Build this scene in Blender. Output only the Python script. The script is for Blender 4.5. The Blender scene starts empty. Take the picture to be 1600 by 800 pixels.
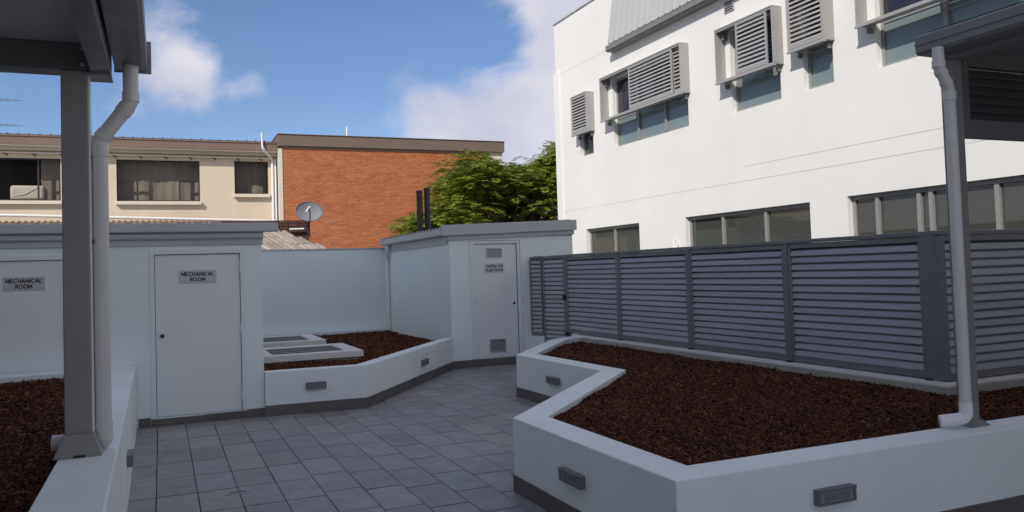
import bpy, bmesh, math, random
import numpy as np
from mathutils import Vector, Matrix, noise as mnoise

random.seed(7); rng = np.random.default_rng(7)
scene = bpy.context.scene
COL = scene.collection
R = math.radians

# ------------------------------------------------------------------ camera
CAM_H = 1.72
yaw, pitch, roll = R(23.43), R(2.12), R(-1.86)
fw = Vector((math.sin(yaw)*math.cos(pitch), math.cos(yaw)*math.cos(pitch), math.sin(pitch)))
rt = Vector((math.cos(yaw), -math.sin(yaw), 0))
up = rt.cross(fw)
rt2 = math.cos(roll)*rt + math.sin(roll)*up
up2 = -math.sin(roll)*rt + math.cos(roll)*up
cd = bpy.data.cameras.new('camera'); cam = bpy.data.objects.new('camera', cd); COL.objects.link(cam)
cam.matrix_world = Matrix(((rt2.x, up2.x, -fw.x, 0), (rt2.y, up2.y, -fw.y, 0), (rt2.z, up2.z, -fw.z, CAM_H), (0, 0, 0, 1)))
cd.sensor_width = 36; cd.lens = 36*1269/1600; cd.shift_y = -26.3/1600
cd.clip_start = 0.05; cd.clip_end = 2000
scene.camera = cam

# ------------------------------------------------------------------ sun, sky, exposure
SUN_DIR = Vector((1.0, 0.8, -1.0)).normalized()          # the way the light travels
sun = bpy.data.lights.new('sun', 'SUN'); sun.energy = 3.45; sun.angle = R(0.53); sun.color = (1.0, 0.955, 0.88)
so = bpy.data.objects.new('sun', sun); COL.objects.link(so)
so.rotation_euler = SUN_DIR.to_track_quat('-Z', 'Y').to_euler(); so.location = (-20, -12, 30)
w = bpy.data.worlds.new('World'); scene.world = w; w.use_nodes = True
nt = w.node_tree; N = nt.nodes; L = nt.links
for n in list(N): N.remove(n)
out = N.new('ShaderNodeOutputWorld')
sky = N.new('ShaderNodeTexSky'); sky.sky_type = 'NISHITA'; sky.sun_disc = False
sky.sun_elevation = math.asin(-SUN_DIR.z)
sky.sun_rotation = math.atan2(-SUN_DIR.x, -SUN_DIR.y)
sky.air_density = 1.0; sky.dust_density = 0.25; sky.ozone_density = 5.0; sky.altitude = 300
bg = N.new('ShaderNodeBackground'); bg.inputs['Strength'].default_value = 0.107
wbal = N.new('ShaderNodeVectorMath'); wbal.operation = 'MULTIPLY'; wbal.inputs[1].default_value = (0.97, 0.925, 0.985)   # the camera's white balance
L.new(sky.outputs[0], wbal.inputs[0]); L.new(wbal.outputs[0], bg.inputs['Color'])
tc = N.new('ShaderNodeTexCoord')
def wmath(op, a, b=None, c=None, clamp=False):
    m = N.new('ShaderNodeMath'); m.operation = op; m.use_clamp = clamp
    for i, v in enumerate((a, b, c)):
        if v is None: continue
        if isinstance(v, (int, float)): m.inputs[i].default_value = v
        else: L.new(v, m.inputs[i])
    return m.outputs[0]
nz = N.new('ShaderNodeTexNoise'); nz.inputs['Scale'].default_value = 9.0; nz.inputs['Detail'].default_value = 9; nz.inputs['Roughness'].default_value = 0.56
nz.inputs['Distortion'].default_value = 0.35
mp = N.new('ShaderNodeMapping'); mp.inputs['Scale'].default_value = (1, 1, 1.5); mp.inputs['Location'].default_value = (0.3, 0.1, 0.0)
L.new(tc.outputs['Generated'], mp.inputs['Vector']); L.new(mp.outputs[0], nz.inputs['Vector'])
# cumulus banks: direction, angular size, weight (the broad noise carries on round the whole sky)
BANKS = [((0.425, 0.885, 0.185), 0.07, .26), ((0.25, 0.91, 0.31), 0.13, -.55), ((0.33, 0.90, 0.27), 0.05, -.2), ((0.12, 0.95, 0.27), .07, -.25), ((-0.1, 0.96, 0.2), .08, -.2), ((0.2, 0.955, 0.17), .07, -.15), ((0.345, 0.915, 0.175), 0.055, .20), ((0.39, 0.885, 0.265), .035, -.18), ((0.465, 0.835, 0.31), 0.06, .30),
         ((0.285, 0.94, 0.205), 0.045, .20), ((0.015, 0.97, 0.252), 0.042, .32), ((0.045, 0.975, 0.225), 0.042, .32),
         ((-0.035, 0.97, 0.215), 0.035, .22), ((0.108, 0.97, 0.226), 0.026, .28), ((0.06, 0.955, 0.325), 0.035, .20), ((0.52, 0.80, 0.28), .12, .35)]
acc = None
for (d, s, wt) in BANKS:
    v = Vector(d).normalized()
    dist = N.new('ShaderNodeVectorMath'); dist.operation = 'DISTANCE'
    L.new(tc.outputs['Generated'], dist.inputs[0]); dist.inputs[1].default_value = v
    q = wmath('DIVIDE', dist.outputs['Value'], s)
    q = wmath('MULTIPLY', q, q); q = wmath('MULTIPLY', q, -1.0); q = wmath('EXPONENT', q); q = wmath('MULTIPLY', q, wt)
    acc = q if acc is None else wmath('ADD', acc, q)
nzb = N.new('ShaderNodeTexNoise'); nzb.inputs['Scale'].default_value = 2.1; nzb.inputs['Detail'].default_value = 2
mpb = N.new('ShaderNodeMapping'); mpb.inputs['Location'].default_value = (4.3, 1.7, 2.2); L.new(tc.outputs['Generated'], mpb.inputs['Vector']); L.new(mpb.outputs[0], nzb.inputs['Vector'])
broad = wmath('MULTIPLY_ADD', nzb.outputs['Fac'], 1.5, -0.50)
den = wmath('ADD', nz.outputs['Fac'], wmath('ADD', acc, broad))
mr = N.new('ShaderNodeMapRange'); mr.interpolation_type = 'SMOOTHSTEP'
L.new(den, mr.inputs['Value']); mr.inputs['From Min'].default_value = 0.58; mr.inputs['From Max'].default_value = 0.98
mr.inputs['To Max'].default_value = 0.93
nz2 = N.new('ShaderNodeTexNoise'); nz2.inputs['Scale'].default_value = 5.0; nz2.inputs['Detail'].default_value = 5
L.new(mp.outputs[0], nz2.inputs['Vector'])
cr = N.new('ShaderNodeValToRGB'); L.new(nz2.outputs['Fac'], cr.inputs[0])
cr.color_ramp.elements[0].position = .35; cr.color_ramp.elements[0].color = (.53, .535, .64, 1)
cr.color_ramp.elements[1].position = .65; cr.color_ramp.elements[1].color = (.76, .735, .785, 1)
bgc = N.new('ShaderNodeBackground'); bgc.inputs['Strength'].default_value = 1.0; L.new(cr.outputs[0], bgc.inputs['Color'])
mx = N.new('ShaderNodeMixShader'); L.new(mr.outputs[0], mx.inputs[0]); L.new(bg.outputs[0], mx.inputs[1]); L.new(bgc.outputs[0], mx.inputs[2])
L.new(mx.outputs[0], out.inputs['Surface'])
scene.view_settings.view_transform = 'Standard'; scene.view_settings.look = 'None'
scene.view_settings.exposure = 0.15; scene.view_settings.gamma = 1.0; scene.view_settings.use_curve_mapping = False

# ------------------------------------------------------------------ materials
def mat(name, col, rough=.6, var=.06, vscale=3.0, bump=.0, bscale=60.0, metal=0.0, spec=.5, objrand=0.0, islrand=0.0, stain=0.0,
        stain_col=None, streak=0.0, hue2=None):
    m = bpy.data.materials.new(name); m.use_nodes = True; t = m.node_tree; n = t.nodes; l = t.links
    b = n['Principled BSDF']
    b.inputs['Roughness'].default_value = rough; b.inputs['Metallic'].default_value = metal
    b.inputs['Specular IOR Level'].default_value = spec
    geo = n.new('ShaderNodeNewGeometry')
    def noise(scale, detail=5, vec=None, rough_=.55):
        x = n.new('ShaderNodeTexNoise'); x.inputs['Scale'].default_value = scale; x.inputs['Detail'].default_value = detail; x.inputs['Roughness'].default_value = rough_
        l.new(vec if vec is not None else geo.outputs['Position'], x.inputs['Vector']); return x.outputs['Fac']
    def rng_(v, a, b_, c, d):
        x = n.new('ShaderNodeMapRange'); l.new(v, x.inputs[0])
        for i, k in enumerate((a, b_, c, d)): x.inputs[i+1].default_value = k
        return x.outputs[0]
    def mul(a, b_):
        x = n.new('ShaderNodeMath'); x.operation = 'MULTIPLY'; l.new(a, x.inputs[0])
        if isinstance(b_, float): x.inputs[1].default_value = b_
        else: l.new(b_, x.inputs[1])
        return x.outputs[0]
    val = rng_(noise(vscale), .3, .7, 1-var, 1+var)
    if objrand:
        oi = n.new('ShaderNodeObjectInfo'); val = mul(val, rng_(oi.outputs['Random'], 0, 1, 1-objrand, 1+objrand))
    if islrand:
        val = mul(val, rng_(geo.outputs['Random Per Island'], 0, 1, 1-islrand, 1+islrand))
    base = n.new('ShaderNodeRGB'); base.outputs[0].default_value = (*col, 1)
    colout = base.outputs[0]
    if hue2:
        mixh = n.new('ShaderNodeMix'); mixh.data_type = 'RGBA'
        src = geo.outputs['Random Per Island'] if islrand else (noise(vscale*.7, 4))
        if objrand:
            wn = n.new('ShaderNodeTexWhiteNoise'); wn.noise_dimensions = '1D'; l.new(oi.outputs['Random'], wn.inputs['W']); src = wn.outputs['Value']
        elif islrand:
            wn = n.new('ShaderNodeTexWhiteNoise'); wn.noise_dimensions = '1D'; l.new(src, wn.inputs['W']); src = wn.outputs['Value']
        l.new(src, mixh.inputs[0]); l.new(colout, mixh.inputs[6]); mixh.inputs[7].default_value = (*hue2, 1); colout = mixh.outputs[2]
    vm = n.new('ShaderNodeVectorMath'); vm.operation = 'SCALE'; l.new(colout, vm.inputs[0]); l.new(val, vm.inputs['Scale'])
    colout = vm.outputs[0]
    if stain:
        sc = n.new('ShaderNodeMix'); sc.data_type = 'RGBA'
        f = rng_(noise(vscale*.45, 8, rough_=.68), .54, .74, 0, stain)
        if streak:
            mpn = n.new('ShaderNodeMapping'); mpn.inputs['Scale'].default_value = (7, 7, .35); l.new(geo.outputs['Position'], mpn.inputs[0])
            f2 = rng_(noise(1.0, 6, mpn.outputs[0], .6), .56, .76, 0, streak)
            mxm = n.new('ShaderNodeMath'); mxm.operation = 'MAXIMUM'; l.new(f, mxm.inputs[0]); l.new(f2, mxm.inputs[1]); f = mxm.outputs[0]
        l.new(f, sc.inputs[0]); l.new(colout, sc.inputs[6]); sc.inputs[7].default_value = (*(stain_col or tuple(c*.5 for c in col)), 1); colout = sc.outputs[2]
    l.new(colout, b.inputs['Base Color'])
    rv = rng_(noise(vscale*2.3, 6), .3, .7, max(0.02, rough-.08), min(1, rough+.1)); l.new(rv, b.inputs['Roughness'])
    if bump:
        bn = n.new('ShaderNodeBump'); bn.inputs['Strength'].default_value = bump; bn.inputs['Distance'].default_value = .01
        l.new(noise(bscale, 6), bn.inputs['Height']); l.new(bn.outputs[0], b.inputs['Normal'])
    return m
M = {}
M['white_render'] = mat('white_render', (.80, .785, .755), .75, .025, .9, .12, 90, stain=.10, stain_col=(.62, .60, .56), streak=.11)
M['court_wall'] = mat('court_wall', (.78, .865, .855), .6, .03, 1.2, .10, 110, stain=.08, stain_col=(.62, .62, .60), streak=.07)
M['planter_wall'] = mat('planter_wall', (.79, .85, .845), .62, .035, 1.6, .10, 110, stain=.2, stain_col=(.60, .61, .59), streak=.13)
M['door_paint'] = mat('door_paint', (.76, .80, .80), .42, .025, 1.5, .03, 40, stain=.10, stain_col=(.52, .53, .54))
M['fascia'] = mat('fascia', (.48, .51, .515), .45, .03, 2, .02, 40, stain=.1)
M['roof_metal'] = mat('roof_metal', (.34, .35, .36), .4, .05, 2, .03, 40, stain=.15)
M['canopy_metal'] = mat('canopy_metal', (.20, .205, .205), .42, .04, 2, .02, 60, stain=.1)
M['canopy_under'] = mat('canopy_under', (.60, .62, .62), .5, .04, 2, .02, 60)
M['post_metal'] = mat('post_metal', (.27, .27, .265), .45, .05, 2, .03, 60, stain=.12)
M['beam_dark'] = mat('beam_dark', (.10, .108, .112), .45, .05, 2)
M['gutter_dark'] = mat('gutter_dark', (.20, .195, .19), .45, .04, 2)
M['dark_panel'] = mat('dark_panel', (.075, .078, .082), .55, .1, 3)
M['louvre_blue'] = mat('louvre_blue', (.36, .37, .41), .42, .05, 1.5, .0, objrand=.07, stain=.08)
M['fence_frame'] = mat('fence_frame', (.18, .185, .19), .4, .05, 2, .02, 60)
M['pipe_grey'] = mat('pipe_grey', (.64, .63, .615), .38, .04, 2, .0, stain=.12)
M['pipe_white'] = mat('pipe_white', (.80, .80, .80), .38, .03, 2, .0, stain=.08)
M['tile'] = mat('tile', (.248, .252, .268), .42, .14, 4.5, .25, 38, objrand=.14, hue2=(.275, .258, .252), stain=.6, stain_col=(.40, .385, .365))
M['grout'] = mat('grout', (.03, .028, .03), .9, .2, 8, .2, 80, stain=.95, stain_col=(.20, .19, .185))
M['skirting'] = mat('skirting', (.115, .105, .105), .5, .1, 5, .1, 50, objrand=.1, stain=.15, stain_col=(.15, .14, .14))
M['light_body'] = mat('light_body', (.15, .155, .17), .4, .05, 6)
M['light_lens'] = mat('light_lens', (.26, .27, .29), .25, .05, 6)
M['mulch_base'] = mat('mulch_base', (.022, .007, .004), .95, .3, 40, .5, 120)
M['mulch'] = mat('mulch', (.055, .015, .007), .85, .2, 30, .2, 200, islrand=.85, hue2=(.145, .056, .028), spec=.25)
M['mulch_dark'] = mat('mulch_dark', (.075, .020, .008), .85, .2, 30, .2, 200, islrand=.8, hue2=(.17, .066, .026), spec=.25)
M['sign_plate'] = mat('sign_plate', (.50, .505, .52), .4, .03, 6, metal=.2)
M['sign_plate_white'] = mat('sign_plate_white', (.62, .63, .65), .35, .03, 6)
M['sign_text'] = mat('sign_text', (.012, .012, .016), .6, .05, 6)
M['black'] = mat('black', (.012, .012, .013), .4, .05, 6)
M['vent_metal'] = mat('vent_metal', (.45, .46, .47), .4, .04, 8)
M['vent_dark'] = mat('vent_dark', (.11, .11, .115), .6, .04, 8)
M['frame_alu'] = mat('frame_alu', (.30, .295, .285), .4, .03, 5, metal=.15)
M['hood_metal'] = mat('hood_metal', (.37, .36, .35), .42, .03, 4, metal=.1, stain=.08)
M['mansard'] = mat('mansard', (.50, .50, .485), .42, .03, 2, metal=.1, stain=.1)
M['brick'] = mat('brick', (.42, .115, .038), .85, .08, 9, .3, 60, islrand=.12, hue2=(.44, .135, .048))
M['brick_dark'] = mat('brick_dark', (.10, .045, .03), .85, .10, 9, .35, 60, islrand=.3)
M['mortar'] = mat('mortar', (.60, .36, .205), .9, .1, 6, .2, 60)
M['beige_render'] = mat('beige_render', (.66, .555, .42), .8, .06, .8, .15, 50, stain=.22, stain_col=(.42, .34, .25), streak=.22)
M['beige_trim'] = mat('beige_trim', (.68, .60, .48), .7, .05, 1.5, stain=.15)
M['brown_fascia'] = mat('brown_fascia', (.205, .14, .105), .5, .06, 1.2, stain=.15)
M['brown_parapet'] = mat('brown_parapet', (.175, .125, .095), .55, .06, 1.2, stain=.15)
M['brown_frame'] = mat('brown_frame', (.03, .024, .02), .5, .05, 4)
M['curtain'] = mat('curtain', (.36, .33, .30), .9, .12, 4)
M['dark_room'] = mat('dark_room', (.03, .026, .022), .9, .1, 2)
M['mattress'] = mat('mattress', (.80, .77, .72), .8, .06, 6, .2, 14)
M['terracotta'] = mat('terracotta', (.31, .26, .22), .85, .15, 7, .3, 40, objrand=.25, stain=.6, stain_col=(.14, .115, .10))
M['dish'] = mat('dish', (.24, .25, .27), .5, .05, 5)
M['white_paint'] = mat('white_paint', (.78, .77, .74), .5, .03, 5)
M['flue'] = mat('flue', (.028, .022, .02), .5, .2, 6, stain=.3, stain_col=(.07, .05, .04))
M['bark'] = mat('bark', (.10, .075, .055), .9, .2, 6, .5, 20)
M['concrete'] = mat('concrete', (.33, .325, .31), .9, .1, .7, .2, 30, stain=.2)
M['kerb_concrete'] = mat('kerb_concrete', (.42, .40, .35), .85, .1, 3, .25, 60, stain=.4, stain_col=(.26, .22, .17))
M['asphalt'] = mat('asphalt', (.06, .06, .062), .9, .15, 2, .2, 60)
M['joint'] = mat('joint', (.55, .54, .52), .9, .03, 5)

def glass(name, tint, frac, rough=.02, base=(.02, .02, .02), spec=.5):
    """window glass: a clear pane that lets the room show (frac) under real reflections"""
    m = bpy.data.materials.new(name); m.use_nodes = True; t = m.node_tree; n = t.nodes; l = t.links
    b = n['Principled BSDF']; b.inputs['Base Color'].default_value = (*base, 1); b.inputs['Roughness'].default_value = rough
    b.inputs['Specular IOR Level'].default_value = spec
    geo = n.new('ShaderNodeNewGeometry'); nn = n.new('ShaderNodeTexNoise'); nn.inputs['Scale'].default_value = 1.3; l.new(geo.outputs['Position'], nn.inputs['Vector'])
    bp = n.new('ShaderNodeBump'); bp.inputs['Strength'].default_value = .05; bp.inputs['Distance'].default_value = .02; l.new(nn.outputs['Fac'], bp.inputs['Height']); l.new(bp.outputs[0], b.inputs['Normal'])
    tr = n.new('ShaderNodeBsdfTransparent'); tr.inputs[0].default_value = (*tint, 1)
    mxs = n.new('ShaderNodeMixShader'); mxs.inputs[0].default_value = frac
    l.new(b.outputs[0], mxs.inputs[1]); l.new(tr.outputs[0], mxs.inputs[2]); l.new(mxs.outputs[0], n['Material Output'].inputs['Surface'])
    return m
M['glass_dark'] = glass('glass_dark', (.5, .5, .45), .35, base=(.095, .10, .088), spec=.9)
M['glass_blue'] = glass('glass_blue', (.4, .42, .5), .15, base=(.03, .032, .045), spec=.7)
M['glass_clear'] = glass('glass_clear', (.95, .93, .9), .90, base=(.02, .02, .02), spec=.5)
M['skylight_glass'] = glass('skylight_glass', (.3, .32, .36), .1, base=(.15, .165, .185), spec=.5)
M['frosted'] = mat('frosted', (.19, .24, .245), .12, .05, 1.5, spec=.6)

def leaf_mat(name, a, b_, tr=.35):
    m = bpy.data.materials.new(name); m.use_nodes = True; t = m.node_tree; n = t.nodes; l = t.links
    for x in list(n):
        if x.type != 'OUTPUT_MATERIAL': n.remove(x)
    o = n['Material Output']; geo = n.new('ShaderNodeNewGeometry')
    cr = n.new('ShaderNodeValToRGB'); cr.color_ramp.elements[0].color = (*a, 1); cr.color_ramp.elements[1].color = (*b_, 1)
    nn = n.new('ShaderNodeTexNoise'); nn.inputs['Scale'].default_value = 1.1; nn.inputs['Detail'].default_value = 3; l.new(geo.outputs['Position'], nn.inputs['Vector'])
    ad = n.new('ShaderNodeMath'); ad.operation = 'MULTIPLY_ADD'; l.new(geo.outputs['Random Per Island'], ad.inputs[0]); ad.inputs[1].default_value = .5
    sb = n.new('ShaderNodeMath'); sb.operation = 'SUBTRACT'; l.new(nn.outputs['Fac'], sb.inputs[0]); sb.inputs[1].default_value = .13
    l.new(sb.outputs[0], ad.inputs[2]); l.new(ad.outputs[0], cr.inputs[0])
    d = n.new('ShaderNodeBsdfPrincipled'); d.inputs['Roughness'].default_value = .5; d.inputs['Specular IOR Level'].default_value = .35; l.new(cr.outputs[0], d.inputs['Base Color'])
    tl = n.new('ShaderNodeBsdfTranslucent'); l.new(cr.outputs[0], tl.inputs[0])
    mxs = n.new('ShaderNodeMixShader'); mxs.inputs[0].default_value = tr; l.new(d.outputs[0], mxs.inputs[1]); l.new(tl.outputs[0], mxs.inputs[2]); l.new(mxs.outputs[0], o.inputs['Surface'])
    return m
M['leaf'] = leaf_mat('leaf', (.05, .10, .014), (.34, .38, .05))

# ------------------------------------------------------------------ mesh helpers
WL = {}
class MB:
    def __init__(s): s.v = []; s.f = []
    def add(s, vs, fs):
        k = len(s.v); s.v += [tuple(p) for p in vs]; s.f += [tuple(i+k for i in f) for f in fs]; return s
    def box(s, x0, x1, y0, y1, z0, z1):
        return s.add([(x0,y0,z0),(x1,y0,z0),(x1,y1,z0),(x0,y1,z0),(x0,y0,z1),(x1,y0,z1),(x1,y1,z1),(x0,y1,z1)],
                     [(0,3,2,1),(4,5,6,7),(0,1,5,4),(1,2,6,5),(2,3,7,6),(3,0,4,7)])
    def mbox(s, f, u0, u1, d0, d1, z0, z1):      # box in wall coordinates: along, depth into the wall, height
        ps = [f(u,d,z) for z in (z0,z1) for (u,d) in ((u0,d0),(u1,d0),(u1,d1),(u0,d1))]
        return s.add(ps, [(0,3,2,1),(4,5,6,7),(0,1,5,4),(1,2,6,5),(2,3,7,6),(3,0,4,7)])
    def quad(s, a, b, c, d): return s.add([a,b,c,d], [(0,1,2,3)])
    def prism(s, poly, z0, z1):
        n = len(poly); vs = [(x,y,z0) for x,y in poly] + [(x,y,z1) for x,y in poly]
        return s.add(vs, [tuple(range(n-1,-1,-1)), tuple(range(n,2*n))] + [(i,(i+1)%n,n+(i+1)%n,n+i) for i in range(n)])
    def extrude(s, prof, p0, p1, side, upv=(0,0,1)):   # closed profile (a,b): a along side, b along up; swept p0 -> p1
        side = Vector(side); upv = Vector(upv); n = len(prof); vs = []
        for p in (Vector(p0), Vector(p1)):
            vs += [tuple(p + side*a + upv*b) for a, b in prof]
        return s.add(vs, [tuple(range(n)), tuple(range(2*n-1,n-1,-1))] + [(i,n+i,n+(i+1)%n,(i+1)%n) for i in range(n)])
    def tube(s, pts, r, n=14, cap=True):
        pts = [Vector(p) for p in pts]; rs = r if isinstance(r, (list, tuple)) else [r]*len(pts); vs = []; k = len(pts)
        ref = None
        for i, p in enumerate(pts):
            t = (pts[min(i+1,k-1)] - pts[max(i-1,0)]).normalized()
            if ref is None: ref = Vector((1,0,0)) if abs(t.x) < .8 else Vector((0,1,0))
            a = t.cross(ref).normalized(); b = a.cross(t); ref = b
            sc = 1.0
            if 0 < i < k-1:
                c = (p-pts[i-1]).normalized().dot((pts[i+1]-p).normalized()); sc = 1.0
            vs += [tuple(p + (a*math.cos(2*math.pi*j/n) + b*math.sin(2*math.pi*j/n))*rs[i]*sc) for j in range(n)]
        fs = [(i*n+j, i*n+(j+1)%n, (i+1)*n+(j+1)%n, (i+1)*n+j) for i in range(k-1) for j in range(n)]
        if cap: fs += [tuple(range(n-1,-1,-1)), tuple(range((k-1)*n, k*n))]
        return s.add(vs, fs)
def bend(pts, r, n=5):
    """round the corners of a polyline (for pipes)"""
    pts = [Vector(p) for p in pts]; o = [pts[0]]
    for i in range(1, len(pts)-1):
        a = (pts[i-1]-pts[i]); b = (pts[i+1]-pts[i]); q = min(r, a.length*.45, b.length*.45)
        p0 = pts[i]+a.normalized()*q; p1 = pts[i]+b.normalized()*q
        for k in range(n+1):
            t = k/n; o.append(p0*(1-t)**2 + pts[i]*2*t*(1-t) + p1*t*t)
    return o + [pts[-1]]
def tag(o, label=None, cat=None, group=None, kind=None):
    if label: o['label'] = label
    if cat: o['category'] = cat
    if group: o['group'] = group
    if kind: o['kind'] = kind
    return o
def place(o, loc, parent=None):
    loc = Vector(loc); WL[o.name] = loc
    o.location = loc - (WL[parent.name] if parent else Vector((0,0,0)))
    if parent: o.parent = parent
    return o
def thing(name, loc, label, cat, group=None):
    o = bpy.data.objects.new(name, None); o.empty_display_size = .2; COL.objects.link(o); place(o, loc); return tag(o, label, cat, group)
def mk(name, mb, m, parent=None, bevel=0.0, smooth=False, segs=2, recalc=True):
    me = bpy.data.meshes.new(name); vs = np.array(mb.v, float)
    c = (vs.min(0)+vs.max(0))/2; c[2] = vs[:,2].min()
    me.from_pydata((vs-c).tolist(), [], mb.f)
    if recalc:
        bm = bmesh.new(); bm.from_mesh(me); bmesh.ops.recalc_face_normals(bm, faces=bm.faces)
        bm.to_mesh(me); bm.free()
    me.materials.append(M[m] if isinstance(m, str) else m)
    o = bpy.data.objects.new(name, me); COL.objects.link(o); place(o, c, parent)
    if smooth:
        for p in me.polygons: p.use_smooth = True
        me.set_sharp_from_angle(angle=R(40))
    if bevel:
        b = o.modifiers.new('bevel', 'BEVEL'); b.width = bevel; b.segments = segs; b.limit_method = 'ANGLE'; b.angle_limit = R(50)
    return o
def inst(name, me, loc, parent, rotz=0.0, scale=None):
    o = bpy.data.objects.new(name, me); COL.objects.link(o); place(o, loc, parent); o.rotation_euler = (0,0,rotz)
    if scale: o.scale = scale
    return o
def mesh_only(name, mb, m):
    me = bpy.data.meshes.new(name); me.from_pydata(mb.v, [], mb.f)
    bm = bmesh.new(); bm.from_mesh(me); bmesh.ops.recalc_face_normals(bm, faces=bm.faces); bm.to_mesh(me); bm.free()
    me.materials.append(M[m]); return me
def offset_poly(pts, d):
    """offset an open polyline to its left by d"""
    o = []; n = len(pts)
    for i in range(n):
        ns = []
        for a, b in ((i-1,i),(i,i+1)):
            if a < 0 or b >= n: continue
            dx, dy = pts[b][0]-pts[a][0], pts[b][1]-pts[a][1]; l = math.hypot(dx,dy); ns.append((-dy/l, dx/l))
        if len(ns) == 1: nx, ny = ns[0]; k = 1
        else:
            nx, ny = ns[0][0]+ns[1][0], ns[0][1]+ns[1][1]; l = math.hypot(nx,ny); nx/=l; ny/=l; k = 1/(nx*ns[0][0]+ny*ns[0][1])
        o.append((pts[i][0]+nx*d*k, pts[i][1]+ny*d*k))
    return o
def inside(p, poly):
    x, y = p; c = False; n = len(poly)
    for i in range(n):
        x1,y1 = poly[i]; x2,y2 = poly[(i+1)%n]
        if (y1>y) != (y2>y) and x < (x2-x1)*(y-y1)/(y2-y1)+x1: c = not c
    return c
def inside_np(px, py, poly):
    c = np.zeros(len(px), bool); n = len(poly)
    for i in range(n):
        x1,y1 = poly[i]; x2,y2 = poly[(i+1)%n]
        if y1 == y2: continue
        t = ((y1>py) != (y2>py)) & (px < (x2-x1)*(py-y1)/(y2-y1)+x1); c ^= t
    return c
def wall_sheet(f, u0, u1, z0, z1, openings, depth, mb=None):
    """wall face with real openings and reveals in wall coordinates"""
    mb = mb or MB()
    us = sorted({u0,u1,*[o[0] for o in openings],*[o[1] for o in openings]}); zs = sorted({z0,z1,*[o[2] for o in openings],*[o[3] for o in openings]})
    for a, b in zip(us, us[1:]):
        for c, d in zip(zs, zs[1:]):
            if any(o[0] <= a and b <= o[1] and o[2] <= c and d <= o[3] for o in openings): continue
            mb.quad(f(a,0,c), f(b,0,c), f(b,0,d), f(a,0,d))
    for o in openings:
        a, b, c, d = o
        mb.quad(f(a,0,c),f(a,depth,c),f(a,depth,d),f(a,0,d)); mb.quad(f(b,0,c),f(b,0,d),f(b,depth,d),f(b,depth,c))
        mb.quad(f(a,0,d),f(a,depth,d),f(b,depth,d),f(b,0,d)); mb.quad(f(a,0,c),f(b,0,c),f(b,depth,c),f(a,depth,c))
    return mb
def skirting(parent, pts, h=.125, t=.012, piece=.60):
    """grey tile skirting laid in pieces along the outside of a wall"""
    for (x0,y0),(x1,y1) in zip(pts, pts[1:]):
        l = math.hypot(x1-x0,y1-y0); dx, dy = (x1-x0)/l, (y1-y0)/l; s = 0.0
        while s < l-.01:
            e = min(l, s+piece)
            nx, ny = -dy, dx                      # left of travel is inside; skirting stands outside
            q = [(x0+dx*s-nx*t, y0+dy*s-ny*t), (x0+dx*(e-.003)-nx*t, y0+dy*(e-.003)-ny*t), (x0+dx*(e-.003)+nx*.02, y0+dy*(e-.003)+ny*.02), (x0+dx*s+nx*.02, y0+dy*s+ny*.02)]
            mk('skirting_tile', MB().prism(q, .001, h+random.uniform(-.003,.003)), 'skirting', parent, recalc=True)
            s = e
def _arc(cx,cy,rx,ry,a0,a1,n=14): return [(cx+rx*math.cos(R(a0+(a1-a0)*i/n)), cy+ry*math.sin(R(a0+(a1-a0)*i/n))) for i in range(n+1)]
GLY = {'M':(.92,[[(.06,0),(.06,1)],[(.06,1),(.46,.18),(.86,1)],[(.86,1),(.86,0)]]),'E':(.60,[[(.06,0),(.06,1)],[(.06,.96),(.56,.96)],[(.06,.52),(.50,.52)],[(.06,.04),(.56,.04)]]),
       'C':(.90,[_arc(.48,.5,.44,.46,45,315)]),'H':(.76,[[(.06,0),(.06,1)],[(.70,0),(.70,1)],[(.06,.52),(.70,.52)]]),'A':(.84,[[(.03,0),(.42,1),(.81,0)],[(.18,.32),(.66,.32)]]),
       'N':(.80,[[(.06,0),(.06,1)],[(.06,.97),(.74,.03)],[(.74,0),(.74,1)]]),'I':(.18,[[(.09,0),(.09,1)]]),'L':(.54,[[(.06,0),(.06,1)],[(.06,.04),(.52,.04)]]),
       'R':(.66,[[(.06,0),(.06,1)],[(.06,.96),(.34,.96)]+_arc(.34,.73,.23,.23,90,-90,8)+[(.06,.50)],[(.30,.50),(.60,0)]]),'O':(1.0,[_arc(.50,.5,.44,.46,0,360,24)]),
       'T':(.60,[[(.30,0),(.30,1)],[(.0,.96),(.60,.96)]]),'P':(.62,[[(.06,0),(.06,1)],[(.06,.96),(.32,.96)]+_arc(.32,.71,.24,.25,90,-90,8)+[(.06,.46)]]),
       'W':(1.1,[[(.04,1),(.30,.02),(.55,.92),(.80,.02),(1.06,1)]]),'.':(.16,[[(.08,0),(.08,.14)]]),' ':(.34,[])}
def text_mb(body, size, weight=.23):
    vs = []; fs = []; lines = body.split('\n')
    for li, ln in enumerate(lines):
        wtot = sum(GLY[c][0]+.18 for c in ln)-.18; x = -wtot/2; y0 = (len(lines)-1)*.72-li*1.44-.5
        for c in ln:
            gw, st = GLY[c]
            for pl_ in st:
                for (p, q) in zip(pl_, pl_[1:]):
                    dx, dy = q[0]-p[0], q[1]-p[1]; l_ = max(1e-4, math.hypot(dx,dy)); nx, ny = -dy/l_*weight/2, dx/l_*weight/2; e = .03/l_ if l_ > .3 else .06/l_
                    e = min(e, .3); a_ = (p[0]-dx*e, p[1]-dy*e); b_ = (q[0]+dx*e, q[1]+dy*e); k = len(vs); zz = .0002*(k//4 % 5)
                    vs += [(x+a_[0]+nx,y0+a_[1]+ny,zz),(x+b_[0]+nx,y0+b_[1]+ny,zz),(x+b_[0]-nx,y0+b_[1]-ny,zz),(x+a_[0]-nx,y0+a_[1]-ny,zz)]; fs.append((k,k+1,k+2,k+3))
            x += gw+.18
    return vs, fs
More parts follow.
